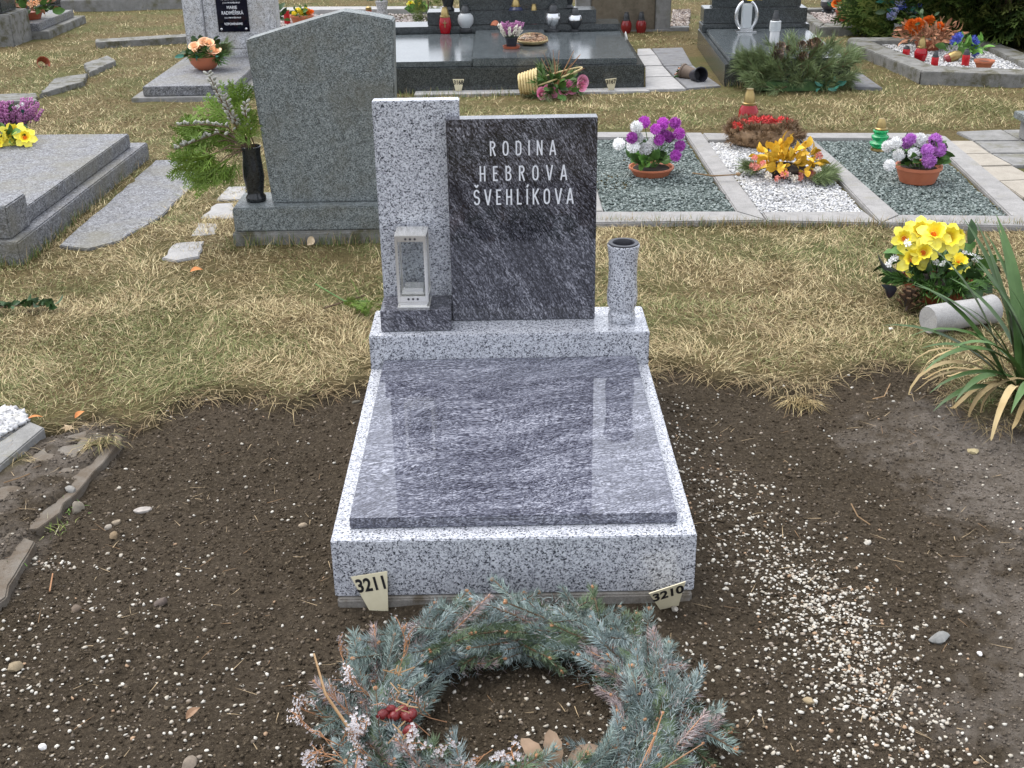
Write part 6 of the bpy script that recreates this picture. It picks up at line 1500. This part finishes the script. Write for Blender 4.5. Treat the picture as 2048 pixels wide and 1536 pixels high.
def white_pebbles():
    rg = np.random.default_rng(410); P_ = []
    p = scatter_rect(3100, -1.0, 2.8, -.72, 1.3, rg); P_.append(p[rg.random(len(p)) < np.clip(.75 - p[:, 1] * .42, .12, 1)])
    line = [(0.9461, 1.1434), (0.9465, 0.892), (0.97, 0.6678), (1.0073, 0.4669), (1.0699, 0.2373), (1.1368, 0.0351), (1.1736, -0.1433), (1.1968, -0.3352), (1.1919, -0.4886), (1.1769, -0.5993)]
    wid = [.03, .05, .07, .09, .10, .085, .075, .08, .10, .12]; num = [40, 70, 130, 230, 430, 560, 480, 330, 220, 120]
    for i in range(len(line) - 1):
        u = rg.random(num[i]); w_ = wid[i] + (wid[i + 1] - wid[i]) * u
        a = np.array(line[i]) + (np.array(line[i + 1]) - np.array(line[i])) * u[:, None]; P_.append(a + rg.normal(0, 1, (num[i], 2)) * w_[:, None])
    c = np.array((0.8057, -0.3878)); P_.append(c + rg.normal(0, 1, (520, 2)) * (.20, .17))
    c = np.array((-0.6779, -0.1064)); P_.append(c + rg.normal(0, 1, (240, 2)) * (.18, .16))
    c = np.array((-0.3477, -0.3557)); P_.append(c + rg.normal(0, 1, (200, 2)) * (.22, .12))
    c = np.array((-0.7599, 0.2324)); P_.append(c + rg.normal(0, 1, (40, 2)) * (.03, .012))
    p = np.concatenate(P_); ok = ~inside(p[:, 0], p[:, 1], rect(-.008, .858, -.008, 1.25)) & (soil_mask(p[:, 0], p[:, 1]) > .4); p = p[ok]; n = len(p)
    s = .0020 + .0044 * rg.random(n) ** 1.5; k = rg.random((n, 1)); c = np.where(k < .45, (.56, .53, .465), (.44, .40, .33)); c = np.where(k > .82, (.30, .25, .20), c); c = np.where(k > .93, (.36, .24, .15), c)
    me = rocks('white_pebbles', np.column_stack([p, gz(p[:, 0], p[:, 1]) + s * .18 + .0008]), s, STONEC, c * rg.uniform(.8, 1.12, (n, 1)), flat=.68, jit=.34, seed=411, smooth=False)
    tag(link('white_pebbles', me), 'small white pebbles strewn over the dug soil, thickest at the right', kind='stuff')
white_pebbles()
rg = np.random.default_rng(420); p = scatter_rect(420, -1.0, 2.2, -.7, 1.3, rg); p = p[(soil_mask(p[:, 0], p[:, 1]) > .5) & ~inside(p[:, 0], p[:, 1], rect(-.02, .87, -.02, 1.25))]; n = len(p)
me = blades('straw_litter', np.column_stack([p, gz(p[:, 0], p[:, 1]) + .005]), rg.uniform(0, 6.28, n), rg.uniform(1.35, 1.6, n), rg.uniform(-.25, .2, n), rg.uniform(.015, .06, n), rg.uniform(.001, .0019, n), BLADE, np.where((rg.random(n) < .6)[:, None], (.36, .27, .16), (.20, .12, .06)) * rg.uniform(.7, 1.2, (n, 1)))
tag(link('straw_litter', me), 'loose dry straws and rootlets on the soil', kind='stuff')

def stone(label, loc, size, shape, col, seed, name='stone'):
    r2 = random.Random(seed); mb = MB(); mb.blob((0, 0, 0), 1, 1, 1, 1, .04, 2, 0, r2)
    for _ in range(9):
        n_ = rdir(r2, -1, 1); h_ = r2.uniform(.62, .9)
        mb.v = [tuple(Vector(q) - n_ * max(0, Vector(q).dot(n_) - h_)) for q in mb.v]
    mb.v = [(q[0] * size * 1.15 * shape[0], q[1] * size * 1.15 * shape[1], q[2] * size * 1.15 * shape[2]) for q in mb.v]
    m_ = noisy('stone_' + str(seed), tuple(c * .7 for c in col), tuple(c * 1.25 for c in col), 60, .85, .4, 150)
    z = float(gz(np.array([loc[0]]), np.array([loc[1]]))[0])
    o = mb.obj(name, m_, None, 32, loc=(loc[0], loc[1], z + size * shape[2] * .45)); o.rotation_euler = (0, 0, r2.uniform(0, 6)); return tag(o, label, 'stone', 'loose stones on the soil')
for k, (lab, lc, sz, sh, col) in enumerate([
    ('flat dark grey stone at the right of the white pebble drift', (1.3823, -0.1588, -0.03), .023, (1.1, .7, .45), (.20, .20, .19)),
    ('oval buff stone on the pale trodden soil at right', (1.783, 0.7296, -0.03), .016, (1.2, .8, .6), (.36, .30, .17)),
    ('rounded buff stone near the left picture edge, low in the picture', (-0.6937, -0.1964, -0.03), .017, (1.1, .8, .7), (.24, .19, .12)),
    ('pointed grey-brown stone beside the buried slab at left', (-0.7668, 0.4755, -0.03), .020, (.8, .9, .9), (.22, .19, .15)),
    ('grey stone against the end of the buried slab, above the pointed stone', (-0.81, 0.5531, -0.03), .017, (1.1, .7, .6), (.24, .23, .21)),
    ('brown rounded stone, nearest of the trio in the left soil', (-0.6291, 0.3426, -0.03), .014, (1, .8, .7), (.20, .145, .085)),
    ('pale stone, left one of the trio in the left soil', (-0.66, 0.3887, -0.03), .011, (1, .8, .7), (.32, .28, .23)),
    ('buff stone, furthest of the trio in the left soil', (-0.646, 0.4138, -0.03), .012, (1.2, .8, .6), (.27, .22, .16)),
    ('flat pale grey stone lying alone in the left soil', (-0.5884, 0.464, -0.03), .019, (1.3, .8, .4), (.34, .31, .28)),
    ('dark brown oval pebble left of the wreath', (-0.4249, 0.0324, -0.03), .014, (1.3, .7, .6), (.11, .085, .07)),
    ('dull brown stone with white pebbles beside it low at left', (-0.6249, 0.0203, -0.03), .014, (1.1, .8, .6), (.12, .09, .065)),
    ('large white pebble low at the left', (-0.5425, -0.4505, -0.03), .008, (1, .9, .8), (.72, .70, .68)),
    ('brown stone at the bottom edge left of the wreath', (-0.2264, -0.5216, -0.03), .017, (1.2, .8, .6), (.19, .155, .12)),
    ('buff stone among the white pebbles right of the wreath', (1.0373, -0.366, -0.03), .010, (1.2, .8, .7), (.32, .25, .15)),
    ('pale flat pebble in the soil right of the slab', (1.3353, 0.2451, -0.03), .010, (1.2, .8, .6), (.45, .42, .36)),
    ('grey pebble at the foot of the leaning sign', (0.7999, -0.0398, -0.03), .009, (1, .8, .6), (.38, .35, .30)),
    ('brown pebble in the soil left of the base front corner', (-0.1382, 0.3861, -0.03), .010, (1.2, .8, .7), (.30, .24, .17)),
    ('dark pebble lying close to the base at the upper left of the soil', (-0.0745, 1.1279, -0.01), .011, (1.2, .8, .6), (.10, .09, .07)),
    ('white stone chip by the straw at the edge of the turf right', (1.8116, 1.6305, 0.0), .009, (1.1, .9, .6), (.66, .64, .6)),
    ('white pebble alone in the right soil', (1.4536, -0.217, -0.03), .007, (1, .9, .7), (.70, .68, .66)),
]): stone(lab, lc, sz, sh, col, 500 + k)

# fallen leaves
def maple():
    mb = MB(); pr = [1.0, .45, .85, .4, .7, .35, .25, .35, .7, .4, .85, .45]; n = len(pr); L = .032
    c = [(0, 0, .003)] + [(L * pr[i] * math.sin(6.283 * i / n), L * pr[i] * math.cos(6.283 * i / n), .006 * (i % 2) + .004) for i in range(n)]
    b = len(mb.v); mb.v += c
    for i in range(n): mb.face((b, b + 1 + (i + 1) % n, b + 1 + i))
    mb.tube([(0, -L * .25, .003), (.004, -L * .9, .004)], .0009, 4); return mb
PALEL = noisy('pale_dry_leaf', (.48, .36, .22), (.60, .48, .32), 40, .8); ORNL = noisy('orange_dry_leaf', (.42, .14, .04), (.52, .22, .07), 40, .8)
def leaf_on(label, loc, me_mb, mat, rot, sc=1.0):
    z = float(gz(np.array([loc[0]]), np.array([loc[1]]))[0]); o = me_mb.obj('fallen_leaf', mat, None, loc=(loc[0], loc[1], z + .012)); o.rotation_euler = rot; o.scale = (sc,) * 3
    tag(o, label, 'leaf', 'fallen leaves')
leaf_on('pale lobed dry leaf on the buried slab at left', (-0.9417, 0.9338, 0.0), maple(), PALEL, (.25, .1, .8), .85)
def simple_leaf(L=.05, w=.012):
    mb = MB(); mb.ribbon([(L * i / 6, 0, .008 * math.sin(i / 6 * 3.14)) for i in range(7)], [max(.0005, w * math.sin(3.14 * (i / 6) ** .8)) for i in range(7)], (0, 1, 0), fold=.3); return mb
leaf_on('narrow orange dry leaf beside the pale lobed leaf', (-0.9343, 0.9819, 0.0), simple_leaf(), ORNL, (.2, -.2, 1.0), .8)
leaf_on('dull reddish leaf at the edge of the left kerb', (-1.0755, 0.9631, 0.0), simple_leaf(.06, .008), ORNL, (.1, 0, .3), .8)
leaf_on('small brown leaf low in the soil left of the wreath', (-0.264, -0.3891, -0.03), simple_leaf(.04, .010), BROWNLF, (.3, -.3, .7), .9)
leaf_on('pale dry leaf in front of the grey headstone', (-0.4547, 2.6617, 0.0), simple_leaf(.06, .018), PALEL, (.9, -.4, 1.2), 1.0)
leaf_on('reddish brown leaf on the left lawn', (-0.8998, 2.3532, 0.0), simple_leaf(.06, .018), ORNL, (.2, -.1, .2), .9)
b = (-1.4301, 1.9193, 0.0); rg2 = random.Random(88)
t = thing('green_twig', 'fresh dark green leafy twig lying on the left lawn', 'twig', (b[0], b[1], .015))
MB().tube([(-.14, .0, .004), (0, .01, .012), (.11, .012, .01)], .003, 5).obj('stem', BARK, t)
for i in range(34): link('leaf', LF_D, t, (-.13 + .24 * i / 33, .005, .012), aim((.5, rg2.choice((-1, 1)) * .8 + rg2.uniform(-.3, .3), rg2.uniform(0, .5)), rg2.uniform(0, 6)), rg2.uniform(.55, .95))
b = (-0.0977, 1.8716, -0.0); rg2 = random.Random(89)
t = thing('thuja_twig', 'bent yellow-green thuja twig on the grass beside the left edge of the base', 'twig', (b[0], b[1], .01))
(xa, ya, za), (xb, yb, zb) = (-0.3315, 2.0597, 0.02), (-0.1958, 1.8772, 0.02)
MB().tube([(xa - b[0], ya - b[1], .035), (xb - b[0], yb - b[1], .03), (0, 0, .03)], [.003, .003, .0025], 5).obj('stem', LEAF_M, t)
MB().tube([(xb - b[0] - .08, yb - b[1] - .02, .01), (xb - b[0] + .07, yb - b[1] + .06, .03)], [.004, .003], 5).obj('stem', BARK, t)
for i in range(14): link('thuja_spray', rg2.choice(FINE), t, (rg2.uniform(-.05, .02), rg2.uniform(-.05, .01), .02), aim((rg2.uniform(-.7, .4), rg2.uniform(-1, .1), rg2.uniform(-.05, .4)), rg2.uniform(0, 6)), rg2.uniform(.35, .6))
for k, (lab, pts) in enumerate([('long thin straw lying on the soil, right of the white pebbles', [(1.3415, 0.425, -0.028), (1.3412, 0.36, -0.028), (1.362, 0.3165, -0.028)]), ('thin rusty spruce twig at the lower left', [(-0.7258, 0.156, -0.028), (-0.7072, 0.0799, -0.028)]),
                                ('dry root lying at the edge of the buried slab', [(-0.9943, 0.5607, 0.008), (-0.9596, 0.5878, 0.008), (-0.9395, 0.6101, 0.008)]), ('pale curled rootlet at the torn turf edge right', [(1.6711, 1.1693, -0.02), (1.6236, 1.0756, -0.02), (1.5818, 1.0587, -0.02)])]):
    tag(MB().tube([(p_[0], p_[1], p_[2] + .004) for p_ in pts], .0018, 5).obj('dry_twig', RUSTTW if k == 1 else DRYST), lab, 'twig', 'loose twigs')
# grass tufts at the slab edge, small weeds
def tuft(label, loc, n, L, cols, seed, hang=False):
    rg = np.random.default_rng(seed); root = np.array([loc[0], loc[1], float(gz(np.array([loc[0]]), np.array([loc[1]]))[0])]) + rg.normal(0, 1, (n, 3)) * (.02, .02, .001)
    az = rg.uniform(3.6, 5.8, n) if hang else rg.uniform(0, 6.28, n)
    me = blades('grass_tuft', root, az, rg.uniform(.9, 1.5, n) if hang else rg.uniform(.2, 1.1, n), rg.uniform(.1, .9, n), rg.uniform(L * .5, L, n), rg.uniform(.0016, .0028, n), BLADE, np.array(cols)[rg.integers(0, len(cols), n)])
    tag(link('grass_tuft', me), label, 'grass tuft', 'grass tufts')
tuft('green and cream grass shoots at the end of the buried slab', (-0.7963, 0.3822, -0.02), 26, .05, [(.30, .34, .10), (.45, .42, .28), (.14, .22, .05)], 601)
tuft('small bright green shoots between the two stones at left', (-0.7887, 0.4808, -0.02), 14, .04, [(.16, .30, .06), (.12, .22, .05)], 602)
tuft('thin green shoots on the broken slab corner at lower left', (-0.8333, 0.1996, -0.01), 8, .05, [(.14, .26, .05)], 603)
tuft('dry straw tuft hanging over the slab edge at left', (-0.804, 0.835, 0.0), 120, .11, [(.36, .28, .14), (.22, .17, .08), (.16, .16, .06)], 604, True)
tuft('straw tuft hanging from the torn turf into the right soil', (1.355, 1.0843, -0.01), 110, .13, [(.40, .32, .16), (.30, .22, .10)], 605, True)
tuft('small green weed on the pale soil below the strap-leaf plant', (1.9046, 1.0017, -0.02), 40, .04, [(.08, .17, .04), (.12, .22, .06)], 606)
